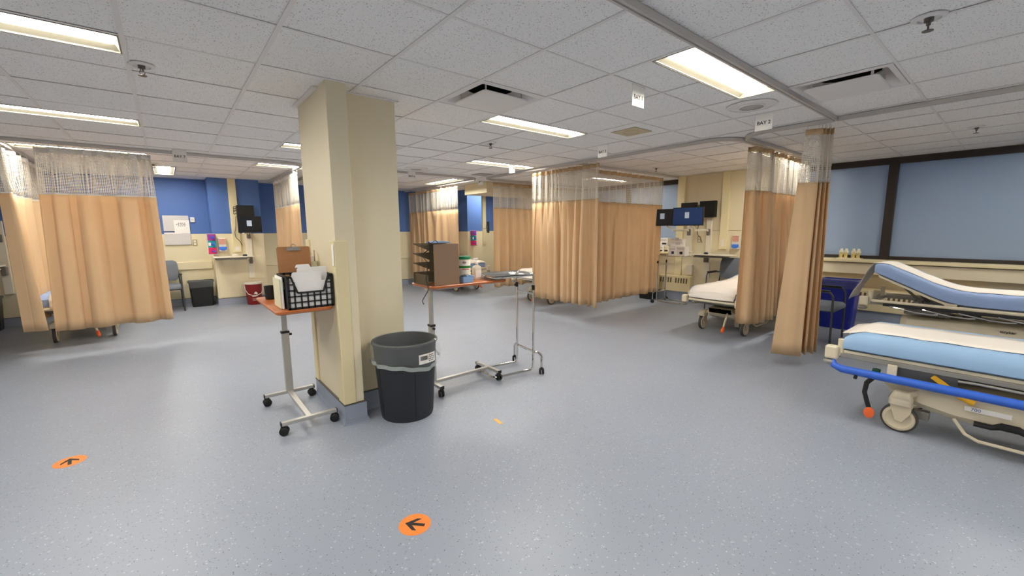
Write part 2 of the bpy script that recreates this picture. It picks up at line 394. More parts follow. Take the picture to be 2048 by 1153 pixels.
for j in range(NJ0, NJ1+1):
    y = gy(j)
    if not YN < y < YB: continue
    for i in range(NI0, NI1):
        x0, x1 = gx(i), gx(i+1)
        a, b = lit(i, j-1), lit(i, j)
        if a[0] == 'x' and a == b: x0, x1 = (x0, x0+G/2) if a[1] == 'lo' else (x0+G/2, x1)
        x0, x1 = max(x0, XL), min(x1, XR)
        if x1 > x0: q.box(x0, x1, y-.0085, y+.0085, CEIL-.001, CEIL+.0015)
for (i, j), c in cell.items():
    if c and c[0] == 'y': q.box(gx(i), gx(i+1), gy(j)+G/2-.008, gy(j)+G/2+.008, CEIL-.001, CEIL+.0015)
    if c and c[0] == 'x': q.box(gx(i)+G/2-.008, gx(i)+G/2+.008, gy(j), gy(j+1), CEIL-.001, CEIL+.0015)
for (a, b, c_, d) in ((XL, XR, YN, YN+.025), (XL, XR, YB-.025, YB), (XL, XL+.025, YN, YB), (XR-.025, XR, YN, YB)): q.box(a, b, c_, d, CEIL-.002, CEIL+.001)
q.build('ceiling_grid', 'grid_white', ceiling)

# walls
def cove(mbv, mbc, x0, x1, y0, y1, h=.13, t=.006):
    """cove base round a wall box: thin skirt plus dark cap strip"""
    mbv.box(x0-t, x1+t, y0-t, y1+t, 0, h); mbv.box(x0-t-.012, x1+t+.012, y0-t-.012, y1+t+.012, 0, .008); mbv.box(x0-t-.005, x1+t+.005, y0-t-.005, y1+t+.005, .008, .02)
    mbc.box(x0-t-.003, x1+t+.003, y0-t-.003, y1+t+.003, h, h+.008)
DADO = 1.38
def two_tone(wall, x0, x1, y0, y1, parent=None, base=True):
    """wall block: blue upper, cream lower panel standing slightly proud, light trim, cove base"""
    o = MB().box(x0, x1, y0, y1, DADO, CEIL+.3).build(wall, 'blue_wall', parent)
    MB().box(x0-.008, x1+.008, y0-.008, y1+.008, .1, DADO).build('lower_panel', 'cream', o)
    MB().box(x0-.011, x1+.011, y0-.011, y1+.011, DADO, DADO+.012).build('dado_trim', 'cream_light', o)
    if base:
        a, b = MB(), MB(); cove(a, b, x0-.008, x1+.008, y0-.008, y1+.008)
        a.build('cove_base', 'cove_vinyl', o); b.build('cap_strip', 'cap_strip', o)
    return o
wb = struct(two_tone('wall_back', XL-.2, 6.05, YB, YB+.2))
two_tone('pilaster', .68, 1.52, 9.85, YB-.02, wb); two_tone('pilaster', -2.75, -1.78, 9.85, YB-.02, wb)
two_tone('wall_return', 6.0, 6.45, 9.1, YB+.1, wb)
two_tone('wall_panel', 6.45, 8.6, 9.95, YB+.1, wb)
for (x0, x1, y) in ((-1.76, .66, YB), (1.54, 5.98, YB), (XL, -2.77, YB)):
    MB().box(x0, x1, y-.038, y-.008, .70, .85).build('bumper_rail', 'cream', wb, bevel=.006)
for x in (1.0, -2.1):       # painted cable raceways on the pilasters
    o = MB().box(x-.005, x+.125, 9.81, 9.85, 1.03, CEIL).build('cable_raceway', 'cream_light', wb, bevel=.004)
    MB().box(x+.03, x+.09, 9.806, 9.811, 1.06, 1.14).build('socket', 'grid_white', o)
MB().box(7.05, 7.17, 9.90, 9.95, 1.0, CEIL).build('cable_raceway', 'cream_light', wb, bevel=.004)
MB().box(.70, 1.50, 9.832, 9.846, .15, .945).build('lower_board', 'cream', wb, bevel=.003)
o = MB().box(5.35, 8.35, 7.35, 8.2, 2.22, CEIL-.003).build('bulkhead', 'cream', None, bevel=.003); struct(o); o.name = 'trim_1'
struct(MB().box(XL-.2, XL, YN, YB, 0, CEIL+.3).build('wall_left', 'grid_white'))
struct(MB().box(XL, XR+.2, YN-.2, YN, 0, CEIL+.3).build('wall_near', 'grid_white'))
# window wall
q = MB(); q.box(XR, XR+.2, YN, YB, 0, .95)
q.box(XR, XR+.2, YN, -2.9, .95, CEIL+.3); q.box(XR, XR+.2, 2.65, 4.44, .95, CEIL+.3); q.box(XR, XR+.2, 7.3, YB, .95, CEIL+.3); q.box(XR, XR+.2, YN, YB, CEIL, CEIL+.3)
wr = struct(q.build('wall_right', 'beige_panel'))
MB().box(8.06, XR, YN, 2.65, .905, .95).build('window_sill', 'sill', wr, bevel=.006); MB().box(7.87, XR, 4.44, 7.3, .905, .95).build('window_sill', 'sill', wr, bevel=.006)
MB().box(8.10, XR, YN, 2.65, .73, .893).build('apron_board', 'beige_panel', wr, bevel=.004); MB().box(7.90, XR, 4.44, 7.3, .14, .893).build('apron_board', 'beige_panel', wr, bevel=.004); MB().box(7.885, 7.90, 4.44, 7.3, .73, .893).build('apron_board', 'cream', wr, bevel=.004)
a, b = MB(), MB(); cove(a, b, XR-.0, XR+.1, YN, YB); a.build('cove_base', 'cove_vinyl', wr); b.build('cap_strip', 'cap_strip', wr)
# pier between the two windows
pier = MB().box(7.94, XR, 2.65, 4.44, 0, CEIL+.3).build('pier', 'beige_panel', wr)
MB().box(7.90, 7.94, 4.29, 4.44, .1, CEIL).build('pier_pilaster', 'cream_light', pier, bevel=.004)
MB().box(7.915, 7.94, 3.57, 4.04, 1.39, CEIL).build('pier_panel', 'beige_panel', pier, bevel=.003)
MB().box(7.91, 7.94, 2.65, 3.43, 1.39, CEIL).build('pier_panel', 'cream', pier, bevel=.003)
MB().box(7.90, 7.94, 2.65, 4.28, .14, 1.385).build('pier_panel', 'cream', pier, bevel=.003)
MB().box(7.87, 7.915, 3.43, 3.56, 1.31, CEIL).build('cable_raceway', 'cream_light', pier, bevel=.004)
o = MB().box(7.86, 7.905, 3.42, 3.56, 1.05, 1.31).build('raceway_end_box', 'cream_light', pier, bevel=.004)
MB().box(7.856, 7.861, 3.47, 3.51, 1.1, 1.25).build('socket', 'grid_white', o)
a, b = MB(), MB(); cove(a, b, 7.90, XR, 2.65, 4.44); a.build('cove_base', 'cove_vinyl', pier); b.build('cap_strip', 'cap_strip', pier)
def window(name, y0, y1, mull):
    q = MB()
    q.box(XR-.02, XR+.08, y0, y1, .951, 1.0); q.box(XR-.02, XR+.08, y0, y1, 2.35, CEIL); q.box(XR-.02, XR+.08, y0, y0+.06, 1.0, 2.35); q.box(XR-.02, XR+.08, y1-.06, y1, 1.0, 2.35)
    win = struct(q.build(name, 'window_frame', bevel=.004))
    ed = [y0+.03]+sorted(mull)+[y1-.03]
    for mm in mull:
        MB().box(XR-.035, XR+.08, mm-.055, mm+.055, .955, CEIL-.004).build('mullion', 'window_frame', win, bevel=.005)
        MB().box(XR-.045, XR-.03, mm-.02, mm+.02, 1.5, 1.56).build('latch', 'window_frame', win)
    for p0, p1 in zip(ed[:-1], ed[1:]): MB().box(XR+.03, XR+.04, p0, p1, .98, 2.37).build('pane', 'pane', win)
    return win
window('window_1', -2.9, 2.65, [1.31, -.8]); window('window_2', 4.44, 7.3, [5.9])

# column
q = MB(); q.prism([(.917, 3.085), (1.055, 3.085), (1.055, 3.26), (1.487, 3.26), (1.487, 3.84), (.917, 3.84)], 0, CEIL+.3, 'z')
col = struct(q.build('column', 'column_paint', bevel=.004))
q = MB(); q.prism([(.903, 3.071), (.992, 3.071), (.992, 3.0849), (.9169, 3.0849), (.9169, 3.20), (.903, 3.20)], .155, 1.37, 'z'); q.build('corner_guard', 'guard', col, bevel=.004)
q = MB(); q.prism([(.903, 3.76), (.9169, 3.76), (.9169, 3.8401), (.95, 3.8401), (.95, 3.854), (.903, 3.854)], .155, 1.37, 'z'); q.build('corner_guard', 'guard', col, bevel=.004)
def offs(d): return [(.917-d, 3.085-d), (1.055+d, 3.085-d), (1.055+d, 3.26-d), (1.487+d, 3.26-d), (1.487+d, 3.84+d), (.917-d, 3.84+d)]
q = MB(); q.prism(offs(.013), 0, .145, 'z')
for d, h in ((.03, .004), (.026, .009), (.021, .018), (.017, .03)): q.prism(offs(d), 0, h, 'z')
q.build('cove_base', 'cove_vinyl', col); MB().prism(offs(.016), .145, .153, 'z').build('cap_strip', 'cap_strip', col)
MB().prism([(.885, 3.25), (.917, 3.25), (.917, 3.87), (.885, 3.87)], CEIL-.012, CEIL+.002, 'z').build('ceiling_trim', 'grid_white', col)
MB().prism([(1.056, 3.235), (1.51, 3.235), (1.51, 3.26), (1.056, 3.26)], CEIL-.005, CEIL+.002, 'z').build('ceiling_trim', 'grid_white', col)
# taped note on the column corner
q = MB(); q.ring_loft([[(.900+.004*math.sin(k*1.3), 3.075+.065*k/6-.05*0, z+.004*math.sin(k)) for k in range(7)] for z in (1.19, 1.24, 1.29, 1.345)], closed=False)
tag(q.build('paper_note', 'paper', smooth=True), 'small white paper note taped to the front corner guard of the column', 'paper')

# ------------------------------------------------------------------ ceiling fittings
for n, (i, j, al, half, lab) in enumerate(lights):
    x0, y0 = gx(i), gy(j)
    if al == 'x': x1, y0, y1 = x0+2*G, y0+(G/2 if half == 'hi' else 0), y0+(G if half == 'hi' else G/2)
    else: y1, x0, x1 = y0+2*G, x0+(G/2 if half == 'hi' else 0), x0+(G if half == 'hi' else G/2)
    if (i, j) == (4, -3): y0 += .03; y1 += .02
    x0 += .012; x1 -= .012; y0 += .01; y1 -= .01
    t = thing('ceiling_light', lab, 'light', (0, 0, 0), group='recessed ceiling lights')
    cx, cy = (x0+x1)/2, (y0+y1)/2; t.location = (cx, cy, CEIL); hx, hy = (x1-x0)/2, (y1-y0)/2
    q = MB()
    def rg(a_, b_, z_): return [(-a_, -b_, z_), (a_, -b_, z_), (a_, b_, z_), (-a_, b_, z_)]
    lx, ly = (hx-.03, hy*.56) if al == 'x' else (hx*.56, hy-.03)
    q.ring_loft([rg(hx, hy, -.004), rg(hx-.008, hy-.008, -.004), rg(hx-.011, hy-.011, .003), rg(lx+.003, ly+.003, .026)], cap=False)
    q.ring_loft([rg(hx, hy, -.004), rg(hx, hy, .075), rg(hx-.02, hy-.02, .09)], cap=False); q.poly(rg(hx-.02, hy-.02, .09))
    q.build('housing', 'trough', t)
    MB().box(-lx, lx, -ly, ly, .02, .03).build('lens', 'lens', t, bevel=.004)

def diffuser(i, j, lab):
    t = thing('air_diffuser', lab, 'air vent', (gx(i)+G/2, gy(j)+G/2, CEIL)); h = G/2-.012
    q = MB()
    def sq(a, z, r=.02): return [(x, y, z) for x, y in rrect(-a, a, -a, a, r, 3)]
    q.ring_loft([sq(h, 0, .004), sq(h-.03, -.002, .02), sq(h-.04, .012, .05), sq(h-.075, .06, .09), sq(.19, .085, .18)], cap=False); q.build('cone', 'grid_white', t, smooth=True)
    MB().lathe([(.2, .08), (.2, .3), (.01, .3)], seg=32, cap=False).build('duct_collar', 'dark', t)
    q = MB(); q.ring_loft([sq(h-.085, -.024, .03), sq(h-.08, -.018, .03), sq(h-.085, -.012, .03)]); q.build('plaque', 'grid_white', t)
    for sx in (-1, 1):
        for sy in (-1, 1): MB().bar((sx*.17, sy*.17, -.014), (sx*.17, sy*.17, .09), .016, .004).build('hanger', 'grid_white', t)
diffuser(3, -1, 'square plaque air diffuser beside the column, open black duct showing'); diffuser(6, -4, 'square plaque air diffuser beyond the straight curtain track, dust stains at its corner')
diffuser(3, 3, 'small dim air diffuser peeking out behind the right edge of the column')
def speaker_round(x, y, lab):
    t = thing('ceiling_speaker', lab, 'speaker', (x, y, CEIL))
    MB().lathe([(.19, 0), (.19, -.004), (.18, -.008), (.165, -.009), (.165, -.004), (.10, -.004), (.098, -.012), (.088, -.014)], cap=False, seg=40).build('rim', 'grid_white', t, smooth=True)
    MB().lathe([(.088, -.009), (.05, -.016), (.01, -.018)], seg=32).build('grille', 'grille_grey', t, smooth=True)
speaker_round(3.86, 1.55, 'round white ceiling speaker beside the bay two sign'); speaker_round(3.3, 6.5, 'round white ceiling speaker just in front of the bay six sign')
def speaker_square(x, y, m_, lab):
    t = thing('ceiling_speaker', lab, 'speaker', (x, y, CEIL))
    MB().box(-.15, .15, -.15, .15, -.006, .001).build('plate', m_, t, bevel=.003); MB().lathe([(.085, -.006), (.085, -.009), (.078, -.009), (.078, -.006)], seg=28, cap=False).build('ring', m_, t)
    MB().lathe([(.076, -.0065), (.02, -.0095)], seg=24).build('grille', m_, t)
speaker_square(3.86, 2.72, 'grille_tan', 'square yellowed ceiling speaker plate'); speaker_square(4.6, 6.45, 'grille_grey', 'square grey ceiling speaker plate near the bay five sign')
def sprinkler(x, y, lab):
    t = thing('sprinkler', lab, 'sprinkler', (x, y, CEIL))
    MB().lathe([(.066, 0), (.064, -.006), (.045, -.012), (.04, -.004), (.02, -.004)], seg=24, cap=False).build('escutcheon', 'grid_white', t, smooth=True)
    MB().lathe([(.018, .01), (.018, -.02), (.009, -.024), (.009, -.036)], seg=12).build('stem', 'brass_dark', t)
    q = MB()
    for s in (-1, 1): q.tube([(s*.009, 0, -.034), (s*.013, 0, -.046), (s*.004, 0, -.06)], .0025, 6)
    q.build('yoke', 'brass_dark', t); MB().lathe([(.022, -.06), (.022, -.063)], seg=16).build('deflector', 'brass_dark', t)
for x, y, l in ((-.02, 3.5, 'pendent fire sprinkler between the two left troffer lights'), (2.95, .4, 'pendent fire sprinkler at the top right corner of the view'), (3.03, 4.07, 'pendent fire sprinkler behind the middle troffer light'),
                (6.5, .42, 'pendent fire sprinkler above the window stretchers'), (6.45, 4.03, 'tiny pendent fire sprinkler over the bay three monitors'), (-.05, 8.32, 'pendent fire sprinkler right above the bay seven light')): sprinkler(x, y, l)
def sign(n, x, y, along, lab):
    t = thing('bay_sign', lab, 'sign', (x, y, CEIL), 0 if along == 'x' else R(-90), 'hanging bay number signs')
    MB().box(-.07, .07, -.001, .001, -.145, -.003).build('card', 'paper', t); MB().box(-.07, .07, -.004, .004, -.006, 0).build('clip', 'grid_white', t)
    text('lettering', 'BAY %d' % n, .043, 'ink', t, (0, -.0016, -.082), (R(90), 0, 0))
sign(1, 2.68, 1.84, 'x', 'white ceiling card reading BAY 1, alone in the open ceiling beside the largest troffer light'); sign(2, 4.19, 1.57, 'y', 'white ceiling card reading BAY 2, over the curved track corner near the bunched curtain'); sign(3, 4.17, 3.34, 'y', 'white ceiling card reading BAY 3, right above the wide folded curtain')
sign(4, 4.2, 5.1, 'y', 'white ceiling card reading BAY 4, in front of a troffer light'); sign(5, 4.82, 6.82, 'y', 'white ceiling card reading BAY 5, smallest, far back between two track curves'); sign(6, 3.38, 6.84, 'x', 'white ceiling card reading BAY 6, far back just right of the column'); sign(7, .22, 6.74, 'x', 'white ceiling card reading BAY 7, on the left over the blue wall')

# curtain tracks
ZT = 2.422
def track(pts, lab):
    pts = [Vector((p[0], p[1], ZT)) for p in pts]; n = len(pts); L_, Rr = [], []
    sec = [(-.02, .022), (-.02, -.012), (-.006, -.012), (-.006, -.004), (.006, -.004), (.006, -.012), (.02, -.012), (.02, .022)]
    rings = []
    for i, p in enumerate(pts):
        t = (pts[min(i+1, n-1)]-pts[max(i-1, 0)]).normalized(); nx = Vector((t.y, -t.x, 0))
        rings.append([p+nx*a+Vector((0, 0, b)) for a, b in sec])
    q = MB(); q.ring_loft(rings)
    return tag(q.build('curtain_track', 'track_alu'), lab, 'curtain track', 'ceiling curtain tracks')
X5 = 4.89
track([(.2, 1.215), (X5, 1.215)], 'straight aluminium curtain track running past the largest troffer light')
track([(X5-.02, -3.5), (X5-.02, 1.19)], 'aluminium curtain track running off to the right above the stretchers')
track([(X5, 1.24), (X5, 1.78)]+[(X5+.3-.3*math.cos(R(a)), 1.78+.3*math.sin(R(a))) for a in range(10, 91, 10)]+[(8.3, 2.08)], 'aluminium curtain track bending round the bay two corner')
track([(8.3, 2.14), (X5+.3, 2.14)]+[(X5+.3-.3*math.sin(R(a)), 2.44-.3*math.cos(R(a))) for a in range(10, 91, 10)]+[(X5, 6.6)]+[(X5+.3-.3*math.cos(R(a)), 6.6+.3*math.sin(R(a))) for a in range(10, 91, 10)]+[(8.3, 6.9)], 'long aluminium curtain track along bays three and four with curved ends')
track([(X5+.03, 4.44), (8.3, 4.44)], 'aluminium curtain track dividing bay three from bay four')
track([(2.1, 10.2), (2.1, 7.2)]+[(2.4-.3*math.cos(R(a)), 7.2-.3*math.sin(R(a))) for a in range(10, 91, 10)]+[(4.6, 6.9)]+[(4.6+.28*math.sin(R(a)), 7.18-.28*math.cos(R(a))) for a in range(10, 91, 10)]+[(4.88, 10.3)], 'aluminium curtain track curving round bay six')
track([(-1.31, 6.93), (1.4, 6.93)]+[(1.4+.3*math.sin(R(a)), 7.23-.3*math.cos(R(a))) for a in range(10, 91, 10)]+[(1.7, 9.83)], 'aluminium curtain track across bay seven, curving beside the column')
track([(-1.33, 6.96), (-1.33, 10.3)], 'aluminium curtain track along the left side of bay seven')

# ------------------------------------------------------------------ curtains
hook_me = None
def hook(parent, p):
    global hook_me
    if hook_me is None:
        q = MB().tube([(0, 0, 0), (0, 0, -.045), (.004, 0, -.052), (.008, 0, -.045)], .0018, 5); me = bpy.data.meshes.new('hook'); q.bm.to_mesh(me); q.bm.free(); me.materials.append(M['hook_steel']); hook_me = me
    o = bpy.data.objects.new('hook', hook_me); COL.objects.link(o); o.parent = parent; o.location = p
def resample(pts, n):
    pts = [Vector(p) for p in pts]; d = [0]
    for a_, b_ in zip(pts[:-1], pts[1:]): d.append(d[-1]+(b_-a_).length)
    out = []; k = 0
    for i in range(n+1):
        s = d[-1]*i/n
        while k < len(d)-2 and s > d[k+1]: k += 1
        out.append(pts[k].lerp(pts[k+1], (s-d[k])/max(1e-9, d[k+1]-d[k])))
    return out, d[-1]
def curtain(label, path, zb, folds=8, amp=.05, seed=1, ztop=2.375, zm=1.87, band='tan_band', nhook=8, bottom=None, topamp=.55, n=160, ampf=None, topfolds=None):
    """path: plan polyline at the track; bottom: optional plan polyline at the hem; folds run along the path"""
    rnd = random.Random(seed)
    top, L = resample([(x, y, 0) for x, y in path], n); bot, _ = resample([(x, y, 0) for x, y in (bottom or path)], n)
    def profile(nf, sd):
        """irregular pleats: (normal, tangent) offsets along the cloth"""
        rr_ = random.Random(sd); ws = [rr_.uniform(.45, 1.7) for _ in range(nf)]; tot = sum(ws); ed = [0]
        for w_ in ws: ed.append(ed[-1]+w_/tot)
        am = [rr_.uniform(.45, 1.2)*(.6+.5*w_) for w_ in ws]; sk = [rr_.uniform(-.5, .5) for _ in ws]; sg = [1 if k % 2 else -1 for k in range(nf)]
        out = []; k = 0
        for i in range(n+1):
            u_ = i/n
            while k < nf-1 and u_ > ed[k+1]: k += 1
            v_ = (u_-ed[k])/(ed[k+1]-ed[k]); b_ = math.sin(math.pi*v_)
            b_ = b_*(1-.35*b_*b_)*1.45
            out.append((am[k]*sg[k]*b_*amp*(ampf(u_) if ampf else 1), sk[k]*amp*math.sin(2*math.pi*v_)))
        for _ in range(3): out = [out[0]]+[((a_[0]+2*b_[0]+c_[0])/4, (a_[1]+2*b_[1]+c_[1])/4) for a_, b_, c_ in zip(out[:-2], out[1:-1], out[2:])]+[out[-1]]
        return out
    pa, pb = profile(topfolds or folds*2+4, seed*3+1), profile(folds*2-2 if folds > 3 else folds*2, seed*3+2)
    def pt(i, z):
        t = (ztop-z)/(ztop-zb); p = top[i].lerp(bot[i], t)
        a_, b_ = top[max(i-1, 0)], top[min(i+1, n)]; d = (b_-a_).normalized(); nn = Vector((d.y, -d.x, 0))
        k = topamp+(1-topamp)*min(1, t*1.2); m_ = min(1, max(0, (t-.06)/(.26 if topfolds else .5))); m_ = m_*m_*(3-2*m_)
        p = p+nn*((pa[i][0]*(1-m_)+pb[i][0]*m_)*k)+d*((pa[i][1]*(1-m_)+pb[i][1]*m_)*k)
        p.z = z+(.008*math.sin(i*9./n*6.28+seed)+.006*math.sin(i*23./n*6.28) if z == zb else 0)
        return p
    mid = [pt(i, 1.5) for i in range(n+1)]; arcl = [0]
    for a_, b_ in zip(mid[:-1], mid[1:]): arcl.append(arcl[-1]+(b_-a_).length)
    c = top[n//2]
    t = thing('privacy_curtain', label, 'curtain', (c.x, c.y, 0), group='hanging privacy curtains')
    def sheet(name, zs, mt):
        vs_ = []; uvs = []
        for z in zs:
            for i in range(n+1):
                p = pt(i, z); vs_.append((p.x-c.x, p.y-c.y, p.z)); uvs.append((arcl[i], z))
        fs = [(r_*(n+1)+i, r_*(n+1)+i+1, (r_+1)*(n+1)+i+1, (r_+1)*(n+1)+i) for r_ in range(len(zs)-1) for i in range(n)]
        me = bpy.data.meshes.new(name); me.from_pydata(vs_, [], fs); uvl = me.uv_layers.new(name='UVMap')
        for lp in me.loops: uvl.data[lp.index].uv = uvs[lp.vertex_index]
        o = link(name, me, mt, t, smooth=False)
        for p in me.polygons: p.use_smooth = True
        s = o.modifiers.new('solidify', 'SOLIDIFY'); s.thickness = .0012
        return o
    bh = .055
    sheet('header_band', [ztop, ztop-bh], band)
    sheet('net_panel', [ztop-bh-(ztop-bh-zm)*k/5 for k in range(6)], 'net')
    nz = 14
    sheet('fabric_panel', [zm-(zm-zb)*k/nz for k in range(nz+1)], 'cloth')
    sheet('seam', [zm+.008, zm-.008], 'white_band' if band == 'white_band' else 'tan_band')
    for k in range(nhook):
        i = min(n-1, int((k+.3+rnd.uniform(-.2, .2))*n/nhook)); p = pt(i, ztop)
        hook(t, (p.x-c.x, p.y-c.y, ztop+.037))
    return t
# bay two corner, drawn together into a bundle at the track corner
curtain('peach curtain bunched at the track corner, nearest and lowest hanging', [(4.86, 1.44), (4.91, 1.31), (4.965, 1.35), (4.92, 1.29), (4.99, 1.31), (4.94, 1.265), (5.01, 1.28), (4.97, 1.24)], .13, folds=7, amp=.006, seed=3, nhook=7, n=220,
        bottom=[(4.80, 1.565), (4.90, 1.32), (5.1, 1.40), (5.0, 1.31), (5.17, 1.37), (5.08, 1.27), (5.26, 1.34), (5.18, 1.265)])
curtain('peach curtain in front of the bay two stretcher beside the grey wall chair', [(5.33, 2.14), (5.43, 2.05), (5.55, 2.10), (5.66, 2.04), (6.0, 2.08), (7.3, 2.08)], .27, folds=15, amp=.055, seed=5, nhook=14, n=260,
        bottom=[(5.30, 2.15), (5.48, 1.97), (5.62, 2.06), (5.8, 1.98), (6.2, 2.04), (7.4, 2.05)])
curtain('wide peach curtain with deep folds hanging under the bay three sign', [(4.89, 5.4), (4.89, 3.97)], .27, folds=11, amp=.06, seed=11, nhook=16, n=300)
curtain('flat peach curtain between bay three and the wall monitors, running to the window', [(5.2, 4.44), (7.35, 4.44)], .22, folds=11, amp=.045, seed=8, nhook=16, n=260)
curtain('peach curtain across the back of bay four behind the chrome tray stand', [(5.18, 6.9), (8.1, 6.9)], .24, folds=16, amp=.05, seed=21, nhook=20, n=300)
curtain('peach curtain with white netting closing bay six beside the cardboard sorter', [(4.88, 10.1), (4.88, 7.75)], .26, folds=10, amp=.06, seed=14, nhook=14, n=260, ztop=2.36)
curtain('peach curtain mostly hidden behind the left edge of the column', [(1.70, 9.4), (1.70, 7.6), (1.66, 7.42)], .3, folds=9, amp=.05, seed=17, nhook=12, band='white_band', n=200)
curtain('broad peach curtain hanging loose across the front of bay seven', [(-1.03, 6.93), (-.06, 6.93)], .32, folds=5, amp=.05, seed=23, nhook=13, band='white_band', n=300, topamp=1.0, topfolds=15,
        bottom=[(-1.08, 6.9), (-.03, 6.93)])
curtain('peach side curtain of bay seven at the left edge of the picture', [(-1.345, 6.98), (-1.265, 6.95), (-1.30, 7.06), (-1.33, 7.2), (-1.33, 9.2)], .34, folds=8, amp=.045, seed=29, nhook=12, band='white_band', n=280, topamp=.9, topfolds=20,
        bottom=[(-1.335, 6.98), (-1.15, 6.93), (-1.21, 7.1), (-1.30, 7.3), (-1.33, 9.2)], ampf=lambda u: min(1, u*5))

# ------------------------------------------------------------------ floor markings
def arrow_decal(x, y, ang, lab):
    t = thing('floor_arrow', lab, 'floor sticker', (x, y, 0), ang, 'orange floor arrows')
    MB().lathe([(.078, .0004), (.077, .0012)], seg=48).build('disc', 'orange_vinyl', t)
    q = MB()
    a = .026
    pts = [(.05, 0), (.0, .042), (-.022, .042), (.012, .009), (-.05, .009), (-.05, -.009), (.012, -.009), (-.022, -.042), (.0, -.042)]
    q.prism(pts, .0012, .0017, 'z'); q.build('arrow', 'ink', t)
arrow_decal(.815, 1.765, math.atan2(.115, -.11), 'orange floor sticker with a black arrow pointing left, nearest the camera')
arrow_decal(-.61, 3.7, R(96), 'orange floor sticker with a black arrow, at the far left of the floor')
q = MB(); q.prism([(-.05, -.012), (.045, -.015), (.05, .012), (-.045, .014)], .0005, .0012, 'z')
tag(q.build('tape_scrap', 'yellow_tape', loc=(1.81, 2.385, 0), rotz=R(86)), 'scrap of yellow tape stuck on the open floor', 'tape')

# ------------------------------------------------------------------ round waste bin by the column
t = thing('round_waste_bin', 'large round dark grey waste bin with clear liner and label beside the column', 'waste bin', (1.36, 2.985, 0))
MB().lathe([(.197, 0), (.202, .02), (.238, .56), (.242, .585), (.252, .59), (.25, .60), (.24, .598), (.228, .57), (.185, .02), (.17, .012)], seg=56).build('body', 'bin_grey', t, smooth=True)
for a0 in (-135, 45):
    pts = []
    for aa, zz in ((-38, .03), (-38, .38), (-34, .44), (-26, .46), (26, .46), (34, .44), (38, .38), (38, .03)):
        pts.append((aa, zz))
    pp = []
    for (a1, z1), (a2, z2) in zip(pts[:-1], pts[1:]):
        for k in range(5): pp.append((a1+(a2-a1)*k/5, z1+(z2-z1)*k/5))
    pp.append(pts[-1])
    MB().tube([((.2+.037*z_/.56)*math.cos(R(a0+b_)), (.2+.037*z_/.56)*math.sin(R(a0+b_)), z_) for b_, z_ in pp], .005, 6).build('groove_shade_rib', 'black_plastic', t)  # black colour stands in for the shade in the moulded grooves
rnd = random.Random(4); seg = 72
rings = []
for r_, z_, wv in ((.165, .08, .006), (.19, .35, .008), (.212, .55, .004), (.235, .608, .001), (.256, .606, .002), (.262, .57, .006), (.266, .50, .010), (.262, .45, .012), (.256, .425, .013)):
    rings.append([((r_+wv*math.sin(k*5*6.283/seg+z_*20)+wv*.7*math.sin(k*13*6.283/seg+z_*31))*math.cos(6.2832*k/seg), (r_+wv*math.sin(k*5*6.283/seg+z_*20)+wv*.7*math.sin(k*13*6.283/seg+z_*31))*math.sin(6.2832*k/seg), z_+(.02*math.sin(k*2*6.283/seg+1) if z_ < .46 and z_ > .36 else 0)) for k in range(seg)])
q = MB(); q.ring_loft(rings, cap=False); o = q.build('liner', 'liner', t, smooth=True)
q = MB(); q.ring_loft([[(x*1.003, y*1.003, z+.028) for x, y, z in rings[-1]], [(x*1.004, y*1.004, z-.003) for x, y, z in rings[-1]]], cap=False); q.build('liner_hem', 'liner_hem', t, smooth=True)
lab = MB(); lab.ring_loft([[(.272*math.cos(R(a)), .272*math.sin(R(a)), z_) for a in range(-104, -70, 4)] for z_ in (.462, .50, .535)], closed=False); lab = lab.build('label', 'paper', t, rotz=R(10), smooth=True)
q = MB()
for k in range(14):
    a = R(-101+k*.9); q.box(.2735*math.cos(a)-.001, .2735*math.cos(a)+.001, .2735*math.sin(a)-.001, .2735*math.sin(a), .49, .522)
for r_ in range(4):
    for k in range(10):
        if (k+r_) % 3: a = R(-87+k*1.2); q.box(.2735*math.cos(a)-.0022, .2735*math.cos(a)+.0022, .2735*math.sin(a)-.001, .2735*math.sin(a), .475+r_*.014, .481+r_*.014)
q.build('barcode', 'ink', lab)

